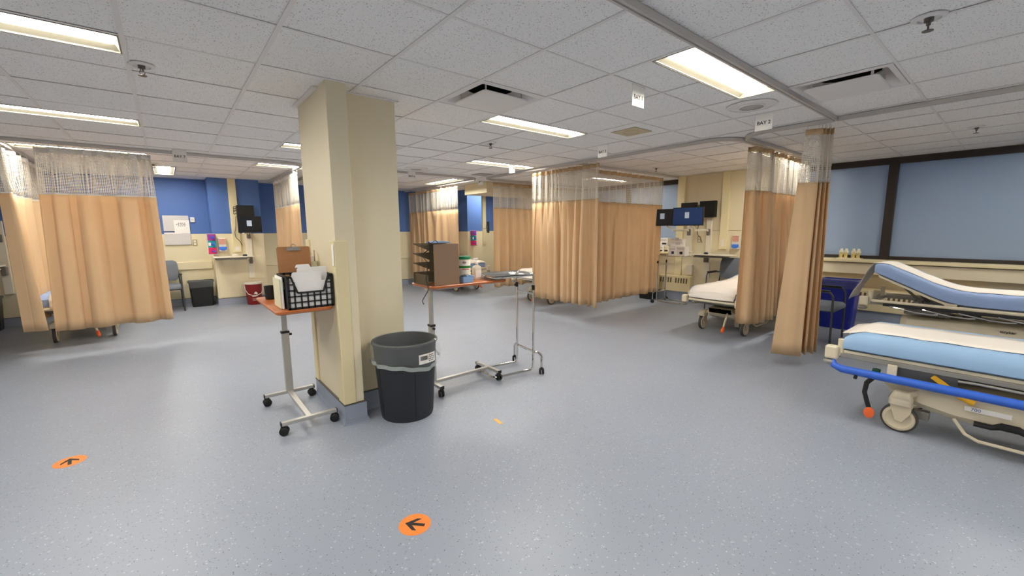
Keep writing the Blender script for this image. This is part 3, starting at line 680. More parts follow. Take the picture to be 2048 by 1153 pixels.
# ------------------------------------------------------------------ overbed tables
def caster_small(parent, x, y, rz=0):
    c = MB()
    for s in (-1, 1): c.lathe([(.006, s*.004), (.028, s*.005), (.031, s*.009), (.031, s*.02), (.026, s*.024), (.008, s*.025)], (0, 0, .032), 'y', 18)
    o = c.build('caster', 'black_rubber', parent, loc=(x, y, 0), rotz=rz, smooth=True)
    MB().box(-.016, .02, -.012, .012, .045, .075).build('caster_housing', 'black_plastic', o, bevel=.004)
    return o
def overbed(label, x, y, rz, ztop, post_x, topc, tw, td, px, group='overbed tables by the column'):
    t = thing('overbed_table', label, 'table', (x, y, 0), rz, group)
    cx, cy = topc
    q = MB(); pr = rrect(cx-tw/2, cx+tw/2, cy-td/2, cy+td/2, .03, 5)
    def ins(d): return rrect(cx-tw/2+d, cx+tw/2-d, cy-td/2+d, cy+td/2-d, .03, 5)
    q.ring_loft([[(a_, b_, ztop-.028) for a_, b_ in ins(.012)], [(a_, b_, ztop-.02) for a_, b_ in ins(.001)], [(a_, b_, ztop-.006) for a_, b_ in ins(0)], [(a_, b_, ztop) for a_, b_ in ins(.006)], [(a_, b_, ztop-.002) for a_, b_ in ins(.02)]])
    q.build('table_top', 'wood', t, smooth=True)
    MB().box(px-.05, px+.22*(1 if px < 0 else -1)+.0, -.03, .03, ztop-.05, ztop-.029).build('top_bracket', 'steel', t) if False else MB().box(min(px-.04, px-.28*(1 if px > 0 else 0)), max(px+.04, px+.28*(1 if px < 0 else 0)), -.03, .03, ztop-.052, ztop-.029).build('top_bracket', 'steel', t)
    MB().box(px-.014, px+.014, -.02, .02, .5, ztop-.04).build('inner_post', 'steel', t, bevel=.003)
    MB().box(px-.02, px+.02, -.028, .028, .075, .60).build('outer_post', 'steel', t, bevel=.004)
    MB().box(px-.024, px+.024, -.032, .032, .595, .615).build('collar', 'black_plastic', t, bevel=.003)
    MB().cyl((px, -.03, .58), (px, -.052, .58), .011).build('clamp_knob', 'black_plastic', t, bevel=.003)
    MB().box(min(post_x), max(post_x), -.019, .019, .07, .095).build('spine', 'steel', t, bevel=.003)
    for k, bx_ in enumerate(post_x):
        o = MB().box(bx_-.017, bx_+.017, -.19, .19, .072, .098).build('foot_bar', 'steel', t, bevel=.003)
        for s in (-1, 1):
            MB().box(bx_-.018, bx_+.018, s*.19-.004, s*.19+.004, .071, .099).build('end_cap', 'black_plastic', o); caster_small(t, bx_, s*.172, R(90 if k else 70))
    return t
overbed('overbed table left of the column with a black file crate on it', .69, 3.53, R(90), .905, (-.33, .32), (-.005, -.01), .83, .37, .32)
overbed('overbed table right of the column carrying the brown sorter', 2.03, 3.25, 0, .97, (-.31, .32), (.05, .05), .80, .41, -.29)

# ---- things on the left overbed table
ZA = .9055
t = thing('file_crate', 'black plastic grid file crate packed with folders', 'file crate', (.745, 3.28, ZA))
W, D, Hh = .145, .15, .232
def ztopf(x):
    ax = abs(x)
    if ax > .118: return Hh
    if ax > .085: return Hh-(Hh-.115)*(.118-ax)/.033
    return .115
def gridpanel(name, y, full=False):
    q = MB()
    xs = [-W+.004, -.104, -.062, -.021, .021, .062, .104, W-.004]
    for i, x in enumerate(xs):
        wd = .008 if i in (0, 7) else .004; zt = Hh if full else min(ztopf(x), ztopf(x))
        q.box(x-wd-.001, x+wd+.001, y-.004, y+.004, 0, zt)
    zs = [.006, .048, .09, .132, .174, .224]
    for k, z in enumerate(zs):
        h = .008 if k in (0, 5) else .004
        if full or z < .112: q.box(-W, W, y-.004, y+.004, z-h, z+h)
        else:
            lim = .118 if z > .2 else .118-.033*(Hh-z)/(Hh-.115)
            q.box(-W, -lim, y-.004, y+.004, z-h, z+h); q.box(lim, W, y-.004, y+.004, z-h, z+h)
    if not full:
        pts = [(-W, Hh), (-.122, Hh), (-.085, .118), (.085, .118), (.122, Hh), (W, Hh)]
        for p0, p1 in zip(pts[:-1], pts[1:]): q.bar((p0[0], y, p0[1]-.004), (p1[0], y, p1[1]-.004), .012, .011)
    q.build(name, 'black_plastic', t)
gridpanel('front_grid', -D); gridpanel('back_grid', D, True)
for s in (-1, 1):
    q = MB(); x = s*W
    q.box(x-.003, x+.003, -D, D, 0, .13); q.box(x-.003, x+.003, -D, -.06, .13, Hh); q.box(x-.003, x+.003, .06, D, .13, Hh); q.box(x-.003, x+.003, -.06, .06, .185, Hh); q.box(x-.007, x+.007, -D, D, Hh-.008, Hh)
    q.build('side_panel', 'black_plastic', t)
MB().box(-W, W, -D, D, 0, .005).build('crate_bottom', 'black_plastic', t)
rnd = random.Random(12)
fold = [(-.132, .30, -.095, .075, 'folder_white', 'foremost white paper sheet standing in the file crate'), (-.118, .315, -.06, .135, 'folder_white', 'taller white file folder behind the front sheet in the crate')]
mats = ['folder_white', 'folder_cream', 'folder_green', 'folder_yellow', 'folder_white', 'folder_cream', 'folder_white', 'folder_white']
def folder(y, h, x0, x1, mt, lab, tab):
    q = MB(); q.prism([(x0, .012), (x1, .012), (x1, h-.02), (x1-.01, h-.02)]+([(tab+.05, h-.02), (tab+.04, h), (tab-.04, h), (tab-.05, h-.02)] if tab is not None else [])+[(x0+.01, h-.02), (x0, h-.03)], y-.003, y+.003)
    tag(q.build('file_folder', mt, loc=(.745, 3.28, ZA)), lab, 'folder', 'folders in the black crate')
folder(-.128, .275, -.11, .08, 'folder_white', 'foremost white sheet standing in the dip of the black crate', None)
folder(-.139, .21, -.134, .134, 'folder_white', 'printed form showing through the grid of the black crate', None)
folder(-.104, .305, -.07, .125, 'folder_white', 'tallest white tabbed folder in the black crate', -.03)
for k in range(8):
    folder(-.085+k*.028, .215+rnd.uniform(0, .03), -.128, .128, mats[k], ('%s file folder, number %s from the front of the crate rows' % (mats[k].split('_')[1], ['three', 'four', 'five', 'six', 'seven', 'eight', 'nine', 'ten'][k])), rnd.uniform(-.07, .07))
# binders standing left of the crate
for k, (x, mt_, l) in enumerate(((.582, 'folder_white', 'white folder leaning against the left side of the crate'), (.572, 'folder_cream', 'cream folder outermost on the left of the crate'))):
    tag(MB().box(-.004, .004, -.11, .11, 0, .22-.015*k).build('loose_folder', mt_, loc=(x, 3.31+k*.02, ZA+.001)), l, 'folder')
# clipboard leaning behind the crate
t = thing('clipboard', 'brown hardboard clipboard leaning behind the file crate', 'clipboard', (.735, 3.485, ZA)); t.rotation_euler = (R(-4), 0, 0)
q = MB(); q.prism(rrect(-.115, .115, 0, .42, .015), -.002, .002); q.build('board', 'clipboard_brown', t)
q = MB(); q.prism([(-.05, .39), (.05, .39), (.045, .415), (-.045, .415)], -.008, -.002); o = q.build('clip', 'chrome', t, bevel=.002)
MB().tube([(.016*math.cos(R(a)), -.006, .425+.012*math.sin(R(a))) for a in range(0, 360, 30)], .003, 6, True).build('clip_ring', 'chrome', o)
# pen and stick holder, right back
t = thing('desk_organizer', 'small cream desk organizer holding wooden sticks behind the crate', 'organizer', (.85, 3.545, ZA))
q = MB(); q.box(-.05, .05, -.03, .03, 0, .006)
for a_ in ((-.05, -.047, -.03, .03), (.047, .05, -.03, .03), (-.05, .05, -.03, -.027), (-.05, .05, .027, .03), (-.002, .002, -.03, .03)): q.box(*a_, 0, .30)
q.build('holder', 'folder_cream', t)
for k, (x, y, tx, h) in enumerate(((-.035, 0, -.03, .37), (-.02, .01, .01, .38), (-.03, -.01, -.05, .36), (.02, 0, .0, .365), (.03, .005, .01, .385), (.04, -.01, .0, .375), (.012, .01, 0, .36))):
    MB().bar((x, y, .01), (x+tx, y, h), .012, .004).build('stick', ['pouch_wood', 'steel', 'ink', 'folder_cream', 'pouch_wood', 'folder_cream', 'steel'][k], t)
MB().box(-.02, .03, -.022, .022, .29, .345).build('swab_packet', 'paper', t, bevel=.01)
# small black wire cup, back left
t = thing('wire_cup', 'small black wire cup at the back left of the left overbed table', 'cup', (.60, 3.78, ZA))
MB().lathe([(.036, 0), (.038, .003), (.041, .1), (.043, .1), (.04, .003)], seg=20).build('cup_body', 'black_plastic', t); MB().lathe([(.044, .097), (.044, .104), (.040, .104), (.040, .097)], seg=20, cap=False).build('rim', 'black_plastic', t)

# ---- things on the right overbed table
ZB = .97
t = thing('cardboard_sorter', 'brown cardboard document sorter with slanted slots', 'sorter', (1.83, 3.27, ZB))
prof = [(.13, 0), (.13, .352), (-.10, .352), (-.19, .356), (-.19, .35), (-.10, .295), (-.10, .265), (-.19, .265), (-.19, .26), (-.10, .205), (-.10, .178), (-.19, .178), (-.19, .173), (-.10, .118), (-.10, .09), (-.19, .086), (-.19, .08), (-.10, .06), (-.17, .0)]
prof = [(.13, 0), (.13, .352), (-.16, .356), (-.16, .35), (0, .285), (0, .27), (-.16, .27), (-.16, .264), (0, .2), (0, .185), (-.16, .185), (-.16, .179), (0, .115), (0, .1), (-.16, .1), (-.16, .0)]
q = MB(); q.prism([(-.115, 0), (.13, 0), (.13, .352), (-.115, .352)], -.148, -.142); q.build('side_panel', 'cardboard', t)
q = MB(); q.prism(prof, .142, .148); q.build('toothed_panel', 'cardboard_dark', t)
for k, z in enumerate((.352, .268, .184, .1, .004)):
    q = MB(); q.prism([(.125, z-.003), (.005, z-.003), (.005, z), (.125, z)], -.142, .142); q.build('shelf', 'cardboard_dark', t)
MB().box(-.15, -.145, -.1, .142, .0, .09).build('front_lip', 'cardboard_dark', t)
q = MB(); q.prism([(-.1, 0), (.09, 0), (.08, .012), (.0, .02), (-.09, .014)], -.06, .06)
tag(q.build('blue_pads', 'sheet_dusk', loc=(1.86, 3.29, ZB+.357), bevel=.004), 'folded blue pads lying on top of the sorter', 'pads')
q = MB(); pth = smoothpath([(1.80, 3.2, 1.335), (1.76, 3.17, 1.352), (1.70, 3.14, 1.332), (1.655, 3.10, 1.345), (1.66, 3.09, 1.29), (1.61, 3.12, 1.24), (1.635, 3.1, 1.18), (1.63, 3.09, 1.1), (1.615, 3.08, 1.04), (1.625, 3.07, .96), (1.59, 3.06, .91), (1.565, 3.06, .87), (1.57, 3.05, .84)])
tag(q.tube(pth, .0035, 6).build('cable', 'wire_black', smooth=True), 'thin black cable draped from the sorter over the table edge', 'cable')
t = thing('wipes_canister', 'white wipes canister with green lid and green band', 'canister', (2.13, 3.30, ZB))
MB().lathe([(.054, 0), (.058, .004), (.058, .205), (.056, .208)], seg=32).build('body', 'canister_white', t, smooth=True)
MB().lathe([(.060, .2), (.061, .205), (.061, .222), (.056, .228), (.03, .229)], seg=32).build('lid', 'green_lid', t, smooth=True)
MB().lathe([(.0583, .118), (.0586, .119), (.0586, .139), (.0583, .14)], seg=32, cap=False).build('green_band', 'green_band', t)
def wrap(r_, a0, a1, z0, z1, n=8): q = MB(); q.ring_loft([[(r_*math.cos(R(a0+(a1-a0)*k/n)), r_*math.sin(R(a0+(a1-a0)*k/n)), z_) for k in range(n+1)] for z_ in (z0, z1)], closed=False); return q
wrap(.0588, -145, -75, .105, .113).build('print_red', 'red_print', t); wrap(.0588, -135, -85, .06, .063).build('print_line', 'ink', t); wrap(.0588, -135, -95, .045, .048).build('print_line', 'ink', t)
q = MB(); q.tube([(.0586*math.cos(R(-122+.34*R(1)*0+16*math.cos(R(a)))), .0586*math.sin(R(-122+16*math.cos(R(a)))), .172+.010*math.sin(R(a))) for a in range(0, 360, 20)], .0018, 5, True); q.build('logo_ring', 'navy_print', t)
wrap(.0588, -133, -111, .168, .176).build('logo_bar', 'red_print', t)
t = thing('pump_bottle', 'clear pump bottle of hand sanitizer beside the wipes canister', 'bottle', (2.262, 3.29, ZB))
q = MB(); q.ring_loft([[(x, y, z) for x, y in rrect(-a, a, -b, b, .012, 4)] for a, b, z in ((.040, .028, 0), (.042, .030, .006), (.042, .030, .105), (.036, .026, .122), (.014, .014, .138), (.014, .014, .15))]); q.build('bottle_body', 'bottle_clear', t, smooth=True)
MB().lathe([(.017, .148), (.017, .165), (.006, .168), (.006, .192)], seg=18).build('pump_collar', 'pump_white', t); MB().box(-.04, .014, -.009, .009, .19, .203).build('pump_head', 'pump_white', t, bevel=.003)
MB().box(-.03, .03, -.0312, -.0302, .02, .09).build('label', 'paper', t)
t = thing('blue_tray', 'small pale blue plastic tray in front of the wipes canister', 'tray', (2.065, 3.175, ZB))
q = MB(); q.ring_loft([[(x, y, z) for x, y in rrect(-a, a, -b, b, .01, 3)] for a, b, z in ((.052, .038, 0), (.06, .046, .055), (.064, .05, .058), (.057, .043, .056), (.05, .036, .006))]); q.build('tray_body', 'tray_blue', t, smooth=False)
q = MB(); q.lathe([(.03, 0), (.033, .012), (.03, .028), (.015, .034)], seg=16, sx=1.1, sy=.8); tag(q.build('black_clip', 'black_plastic', loc=(2.045, 3.185, ZB+.032), smooth=True), 'rounded black object lying in the pale blue tray', 'clip')

# ------------------------------------------------------------------ chrome tray stands
def mayo(label, x, y, rz, zt, with_tray=True):
    t = thing('tray_stand', label, 'tray stand', (x, y, 0), rz, 'chrome tray stands')
    # base loop toward -x, casters at +x; posts at x=+.24
    loop = [(.24, -.15, .12), (.232, -.15, .05), (.2, -.15, .03), (-.15, -.15, .03)]+[(-.17+.0-.05*math.sin(R(a)), -.10+0-.05*math.cos(R(a)), .03) for a in (20, 45, 70, 90)]+[(-.22, .10, .03)]+[(-.17-.05*math.cos(R(a)), .10+.05*math.sin(R(a)), .03) for a in (20, 45, 70, 90)]+[(-.15, .15, .03), (.2, .15, .03), (.232, .15, .05), (.24, .15, .12)]
    MB().tube([(.24, -.15, zt-.12)]+loop+[(.24, .15, zt-.12)], .0115, 8).build('base_frame', 'chrome', t, smooth=True)
    MB().tube([(.27, -.25, .06), (.27, -.25, .17), (.268, -.235, .2), (.262, -.20, .212), (.25, -.12, .212), (.25, .12, .212), (.262, .2, .212), (.268, .235, .2), (.27, .25, .17), (.27, .25, .06)], .0115, 8).build('rear_leg_frame', 'chrome', t, smooth=True)
    for s in (-1, 1):
        caster_small(t, .27, s*.25, R(60)); MB().cyl((.24, s*.15, zt-.16), (.24, s*.15, zt-.11), .0145).build('sleeve', 'black_plastic', t)
        MB().cyl((.24, s*.15, zt-.13), (.24, s*.15, zt-.012), .0085).build('inner_rod', 'chrome', t)
    MB().cyl((.24, -.15, zt-.2), (.24, .15, zt-.2), .008).build('cross_bar', 'chrome', t)
    MB().lathe([(.012, 0), (.02, .008), (.02, .02), (.008, .026)], (.24, .152, zt-.14), 'y', 14).build('lock_knob', 'black_plastic', t)
    MB().tube([(.24, -.15, zt-.012), (.1, -.17, zt-.012), (-.2, -.17, zt-.012), (-.22, -.15, zt-.012), (-.22, .15, zt-.012), (-.2, .17, zt-.012), (.1, .17, zt-.012), (.24, .15, zt-.012)], .007, 8).build('tray_frame', 'chrome', t, smooth=True)
    if with_tray:
        q = MB(); 
        def rr(a, b, z, r_): return [(x_+.01, y_, z) for x_, y_ in rrect(-a, a, -b, b, r_, 4)]
        q.ring_loft([rr(.225, .155, zt-.014, .03), rr(.235, .165, zt+.008, .035), rr(.252, .182, zt+.01, .04), rr(.252, .182, zt+.007, .04), rr(.234, .164, zt+.004, .035), rr(.226, .156, zt-.016, .03)], cap=False)
        q.ring_loft([rr(.226, .156, zt-.016, .03), rr(.225, .155, zt-.014, .03)]); q.build('tray', 'chrome', t, smooth=True)
    return t
mayo('chrome instrument tray stand beside the right overbed table', 2.54, 3.21, R(-7), 1.005)
mayo('chrome tray stand loaded with boxes in front of the wall monitors', 7.45, 4.2, R(90), .93, False)

# ------------------------------------------------------------------ stretchers
def stretcher(label, x, y, rz, top=.66, L=2.05, Wd=.70, raise_=0, hinge=.55, sheet='sheet_blue', paper='wide', rail='none', detail=1, drape=0, zt_head=None, paper_over=False, hood_text=None, near=1):
    """local: +y runs from the visible end (y=0) away; near = sign of local x that faces the camera.
       raise_ > 0 lifts the backrest: at the visible end if hinge measured from y=0 (raise_end=0)"""
    t = thing('stretcher', label, 'stretcher', (x, y, 0), rz, 'hospital stretchers')
    th = .135; zf = top-th-.03
    def prof(v):
        # height of the mattress underside at distance v from the visible end
        if raise_ == 0: return top-th
        if raise_ > 0:     # raised at visible end
            d = max(0, hinge+.16-v); s = max(0, hinge-.16-v)
            lift = math.tan(R(raise_))
            return top-th+(lift*(hinge-v) if v < hinge-.16 else lift*(d*d)/(4*.16) if v < hinge+.16 else 0)
        h = L-hinge; d = v-h; lift = math.tan(R(-raise_))
        return top-th+(lift*d if d > .16 else lift*((d+.16)**2)/(.64) if d > -.16 else 0)
    n = 40; rings = []
    for k in range(n+1):
        v = .012+(L-.024)*k/n; zb_ = prof(v); e = 1-.06*max(0, 1-min(k, n-k)/1.5); tk = th*(1-.35*max(0, 1-min(k, n-k)/1.5))
        hw = Wd/2*e; ring = []
        wob = .004*math.sin(k*2.1)+.003*math.sin(k*5.3)
        for (a, b) in ((-1.01, .12), (-1.02, .5), (-.985, .86), (-.93, .985), (-.6, 1.01), (0, 1.02), (.6, 1.01), (.93, .985), (.985, .86), (1.02, .5), (1.01, .12), (.9, 0), (-.9, 0)):
            ring.append((hw*a+(wob if abs(a) > .95 else 0), v, zb_+tk*b))
        rings.append(ring)
    mt_ = MB().ring_loft(rings).build('mattress', sheet, t, smooth=True)
    if paper:
        pw = {'wide': .30, 'narrow': .235, 'full': .345}[paper]; pr = []
        ks = range(0, n+1)
        for k in ks:
            v = .012+(L-.024)*k/n; zb_ = prof(v); tk = th*(1-.35*max(0, 1-min(k, n-k)/1.5))
            w_ = pw+.006*math.sin(k*1.7)
            pr.append([(w_*a, v-(.03 if k == 0 else 0), zb_+tk*1.02+.004+.002*math.sin(k*1.1+a*2)+(.012 if k == 0 and not drape else 0)) for a in (-1, -.6, -.2, .2, .6, 1)])
        if drape:
            zt0 = pr[0][0][2]; pre = []
            for q_ in range(1, 9):
                f = q_/8; pre.insert(0, [(pw*a*(1-.03*f), -.02-.03*math.sin(f*1.5)-(.16*f if drape > .35 else .01*f)+.006*math.sin(q_*1.3+a*3), zt0-drape*f) for a in (-1, -.6, -.2, .2, .6, 1)])
            pr = pre+pr
        q = MB(); q.ring_loft(pr, closed=False); o = q.build('paper_liner', 'liner_paper' if paper != 'full' else 'sheet_white', t, smooth=True)
        s = o.modifiers.new('solidify', 'SOLIDIFY'); s.thickness = .0015
    # litter frame
    q = MB()
    for s in (-1, 1): q.box(s*(Wd/2-.03)-.015, s*(Wd/2-.03)+.015, 0, L, zf-.03, zf+.005)
    q.box(-Wd/2+.02, Wd/2-.02, 0, .035, zf-.03, zf+.0); q.box(-Wd/2+.02, Wd/2-.02, L-.035, L, zf-.03, zf)
    for k in range(1, 6): q.box(-Wd/2+.04, Wd/2-.04, L*k/6-.02, L*k/6+.02, zf-.03, zf-.01)
    q.build('litter_frame', 'bed_grey', t, bevel=.004)
    MB().box(-Wd/2+.04, Wd/2-.04, .28, .62, zf-.1, zf-.031).build('gear_tray', 'bed_steel', t, bevel=.006); MB().box(-Wd/2+.06, Wd/2-.06, L-.75, L-.3, zf-.09, zf-.031).build('gear_tray', 'bed_steel', t, bevel=.006)
    # platform under mattress: fixed part and lifted backrest plate
    if raise_ > 0:
        MB().box(-Wd/2+.015, Wd/2-.015, hinge+.05, L-.02, zf+.006, top-th-.002).build('platform', 'bed_cream', t, bevel=.004)
        q = MB(); lf = math.tan(R(raise_))
        q.ring_loft([[(-Wd/2+.02, v, prof(v)-.028), (Wd/2-.02, v, prof(v)-.028), (Wd/2-.02, v, prof(v)-.003), (-Wd/2+.02, v, prof(v)-.003)] for v in (.05, .3, hinge-.16, hinge-.06, hinge+.04)]); q.build('backrest_plate', 'bed_cream', t, bevel=.003)
        for s in (-1, 1): MB().box(s*(Wd/2-.03)-.02, s*(Wd/2-.03)+.02, hinge-.05, hinge+.04, zf, zf+.05).build('hinge', 'bed_cream', t, bevel=.004)
        q = MB()
        for s in (-1, 1): q.cyl((s*.16, .42, zf-.02), (s*.16, .22, prof(.22)-.03), .012)
        q.build('gas_strut', 'bed_steel', t)
    else: MB().box(-Wd/2+.015, Wd/2-.015, .02, L-.02 if raise_ == 0 else L-hinge, zf+.006, top-th-.002).build('platform', 'bed_cream', t, bevel=.004)
    # end bumpers, posts and handle bar
    for yy, sg in ((0, -1), (L, 1)):
        MB().cyl((-Wd/2+.05, yy+sg*.03, zf+.0), (Wd/2-.05, yy+sg*.03, zf+.0), .017).build('end_bar', 'bed_cream', t)
        for s in (-1, 1):
            o = MB().box(s*(Wd/2+.0)-.035, s*(Wd/2)+.035, yy+sg*.045-.04, yy+sg*.045+.04, zf-.045, zf+.055).build('bumper_block', 'bed_cream', t, bevel=.014, seg=3)
            MB().lathe([(.03, 0), (.042, .012), (.042, .022), (.025, .032)], (s*(Wd/2)+s*.01, yy+sg*.05, zf-.085), 'z', 18).build('bumper_roller', 'bed_grey', o)
            MB().cyl((s*(Wd/2-.035), yy+sg*.0, zf-.02), (s*(Wd/2-.035), yy+sg*.0, zf+.105), .021).build('socket_post', 'bed_cream', t)
    # side rails
    for s in (-1, 1):
        xr = s*(Wd/2+.035); zr = zf-.105
        if rail == 'blue':
            MB().tube([(xr-s*.02, -.03, zr+.05), (xr, -.02, zr+.02), (xr, .03, zr)]+[(xr, .03+(L-.06)*k/8, zr) for k in range(1, 9)]+[(xr, L+.02, zr+.02)], [.016, .024, .028]+[.029]*8+[.02], 12).build('side_rail', 'rail_blue', t, smooth=True)
            MB().tube([(xr-s*.02, .62, zf-.04), (xr-s*.02, .7, zf-.035), (xr-s*.015, 1.1, zf-.04), (xr-s*.015, 1.3, zf-.075), (xr-s*.015, 1.7, zf-.075)], .008, 8).build('rail_link', 'bed_grey', t, smooth=True)
            MB().box(xr-s*.015-.012, xr-s*.015+.012, 1.02, 1.6, zf-.055, zf-.035).build('rail_ledge', 'bed_cream', t, bevel=.006)
            for yy in (.3, 1.08, 1.6): MB().box(xr-s*.02-.008, xr-s*.02+.008, yy-.02, yy+.03, zr+.0, zf-.01).build('rail_bracket', 'bed_cream', t, bevel=.003)
            MB().tube([(xr+s*.01, .12, zr-.01), (xr+s*.012, .115, zr-.05)], .011, 8).build('release_grip', 'black_plastic', t)
        elif rail == 'chrome':
            MB().box(xr-.012, xr+.012, .12, L-.1, zf-.03, zf-.005).build('rail_base', 'dark', t, bevel=.004)
            MB().box(xr-s*.01-.014, xr-s*.01+.014, .02, L-.02, zf+.0, zf+.03).build('rail_tube', 'bed_cream', t, bevel=.012, seg=3)
            for k in range(7):
                y0 = .18+k*.25
                MB().tube([(xr+s*.012, y0, zf-.028), (xr+s*.02, y0+.05, zf-.035), (xr+s*.024, y0+.2, zf-.062), (xr+s*.024, y0+.32, zf-.066), (xr+s*.02, y0+.36, zf-.06)], .0075, 8).build('rail_spindle', 'chrome', t, smooth=True)
        else:
            MB().tube([(xr, .25, zr+.03), (xr, .3, zr), (xr, L-.3, zr), (xr, L-.25, zr+.03)], .014, 8).build('side_rail', 'bed_cream', t, smooth=True)
            for yy in (.45, 1.0, 1.55): MB().box(xr-s*.02-.008, xr-s*.02+.008, yy-.02, yy+.02, zr-.0, zf-.01).build('rail_bracket', 'bed_cream', t)
    # base hood
    hz0, hz1 = .16, max(.3, zf-.13)
    q = MB(); rings = []
    for v, hw, z0, z1 in ((.24, .15, hz0+.12, hz1-.03), (.30, .20, hz0+.07, hz1-.01), (.45, .23, hz0+.02, hz1), (.62, .26, hz0, hz1+.01), (1.0, .27, hz0, hz1+.01), (L-.62, .26, hz0, hz1+.01), (L-.45, .23, hz0+.02, hz1), (L-.30, .2, hz0+.07, hz1-.01), (L-.24, .15, hz0+.12, hz1-.03)):
        rings.append([(-hw*.85, v, z0), (hw*.85, v, z0), (hw, v, z0+.04), (hw*.97, v, z1-.03), (hw*.75, v, z1), (-hw*.75, v, z1), (-hw*.97, v, z1-.03), (-hw, v, z0+.04)])
    hood = q.ring_loft(rings).build('base_hood', 'bed_cream', t, smooth=True, bevel=.008)
    q = MB()
    for yy in (.75, L-.75): q.cyl((0, yy, hz1-.02), (0, yy, zf-.01), .07, .06, 20)
    q.build('lift_column', 'bed_steel', t, smooth=True)
    # casters
    for yy in (.36, L-.36):
        for s in (-1, 1):
            xx = s*(Wd/2-.065)
            MB().ring_loft([[(xx+a*.05, yy+b*.062, z_) for a, b in ((-1, -.7), (-.7, -1), (.7, -1), (1, -.7), (1, .7), (.7, 1), (-.7, 1), (-1, .7))] for z_ in (.195, .24)]+[[(xx-s*.03+a*.035, yy+b*.045, .285) for a, b in ((-1, -.7), (-.7, -1), (.7, -1), (1, -.7), (1, .7), (.7, 1), (-.7, 1), (-1, .7))]]).build('caster_cover', 'bed_cream', t, bevel=.01, smooth=True)
            MB().bar((xx-s*.03, yy, .25), (s*.15, yy+(.12 if yy < 1 else -.12), hz1-.04), .06, .04).build('caster_arm', 'bed_cream', t, bevel=.008)
            c = MB().lathe([(.085, -.019), (.1, -.015), (.1, .015), (.085, .019)], (xx, yy, .1), 'x', 32).build('caster', 'wheel_grey', t, smooth=True)
            q = MB()
            for sd in (-1, 1): q.lathe([(.088, sd*.018), (.084, sd*.024), (.07, sd*.026), (.062, sd*.021), (.02, sd*.021), (.016, sd*.03), (.004, sd*.03)], (xx, yy, .1), 'x', 28)
            q.build('wheel_disc', 'hub_cream', c, smooth=True)
            q = MB(); q.prism([(yy-.02, .09), (yy+.02, .08), (yy+.06, .15), (yy+.065, .21), (yy-.055, .21), (yy-.045, .17)], xx-.034, xx-.027, 'x'); q.prism([(yy-.02, .09), (yy+.02, .08), (yy+.06, .15), (yy+.065, .21), (yy-.055, .21), (yy-.045, .17)], xx+.027, xx+.034, 'x')
            q.build('fork', 'hub_cream', c, bevel=.003)
    # pedals
    pd = thing_part = None
    s = near
    if rail == 'blue':
        MB().tube([(s*.28, .22, .42), (s*.30, .21, .37), (s*.315, .17, .31), (s*.325, .165, .24), (s*.33, .19, .16), (s*.33, .21, .10)], [.016, .017, .016, .015, .015, .014], 10).build('pedal_arm', 'black_plastic', t, smooth=True)
        MB().lathe([(.012, -.012), (.03, -.008), (.03, .008), (.012, .012)], (s*.338, .205, .10), 'x', 20, sy=1.35).build('pedal', 'pedal_orange', t, smooth=True)
        MB().box(s*.30-.016, s*.30+.016, .19, .235, .37, .425).build('green_catch', 'pedal_green', t, bevel=.008)
    else:
        MB().tube([(s*.10, .26, .3), (s*.11, .2, .25), (s*.13, .1, .18), (s*.15, .03, .13)], .013, 8).build('pedal_arm', 'bed_cream', t, smooth=True)
        MB().tube([(s*.145, .05, .14), (s*.155, .01, .115), (s*.165, -.03, .09)], [.016, .022, .014], 10).build('pedal', 'pedal_orange', t, smooth=True)
    MB().box(s*.16-.03, s*.16+.03, .42, .5, .09, .15).build('brake_box', 'bed_grey', t, bevel=.005)
    MB().cyl((-s*.16, .3, .235), (s*.27, .3, .235), .011).build('pedal_shaft', 'bed_grey', t)
    q = MB(); q.ring_loft([[(s*(.285+.02*math.sin(R(a)))-.0, .86+.30*k/8-.15+.0, .185+.022*math.cos(R(a))*(1.1 if 2 < k < 6 else .8)+(.02 if 2 < k < 6 else 0)) for a in range(0, 360, 45)] for k in range(9)]); q.build('pump_pedal', 'black_rubber', t, smooth=True)
    MB().tube([(s*.24, .62, .17), (s*.285, .68, .10), (s*.29, .74, .075), (s*.29, 1.1, .075), (s*.285, 1.16, .10), (s*.24, 1.2, .17)], .011, 8).build('pedal_guard', 'bed_cream', t, smooth=True)
    if rail == 'blue':
        MB().bar((s*(Wd/2-.03), .50, zf-.05), (s*(Wd/2-.06), .66, zf-.17), .012, .032).build('yellow_handle', 'strap_yellow', t, bevel=.004)
        MB().tube([(s*(Wd/2-.065), .63, zf-.155), (s*(Wd/2-.065), .70, zf-.185)], .02, 10).build('yellow_handle_tip', 'strap_yellow', t, smooth=True)
        o = MB().box(s*.262, s*.272, .66, .86, .255, .285).build('name_sticker', 'paper', hood)
        text('lettering', '700', .03, 'logo_blue', o, (s*.2725, .71, .27), (R(90), 0, R(90 if s > 0 else -90)))
    if hood_text:
        text('lettering', hood_text, .035, 'ink', hood, (s*.272, 1.0, hz1-.045), (R(90), 0, R(90 if s > 0 else -90)), .003)
        q = MB(); q.ring_loft([[(s*.273, 1.19+.07*math.cos(R(a)), hz1-.10+.03*math.sin(R(a))), (s*.273, 1.19+.055*math.cos(R(a)), hz1-.10+.02*math.sin(R(a)))] for a in range(20, 150, 10)], closed=False); q.build('red_arrow', 'red_arrow', hood)
    return t
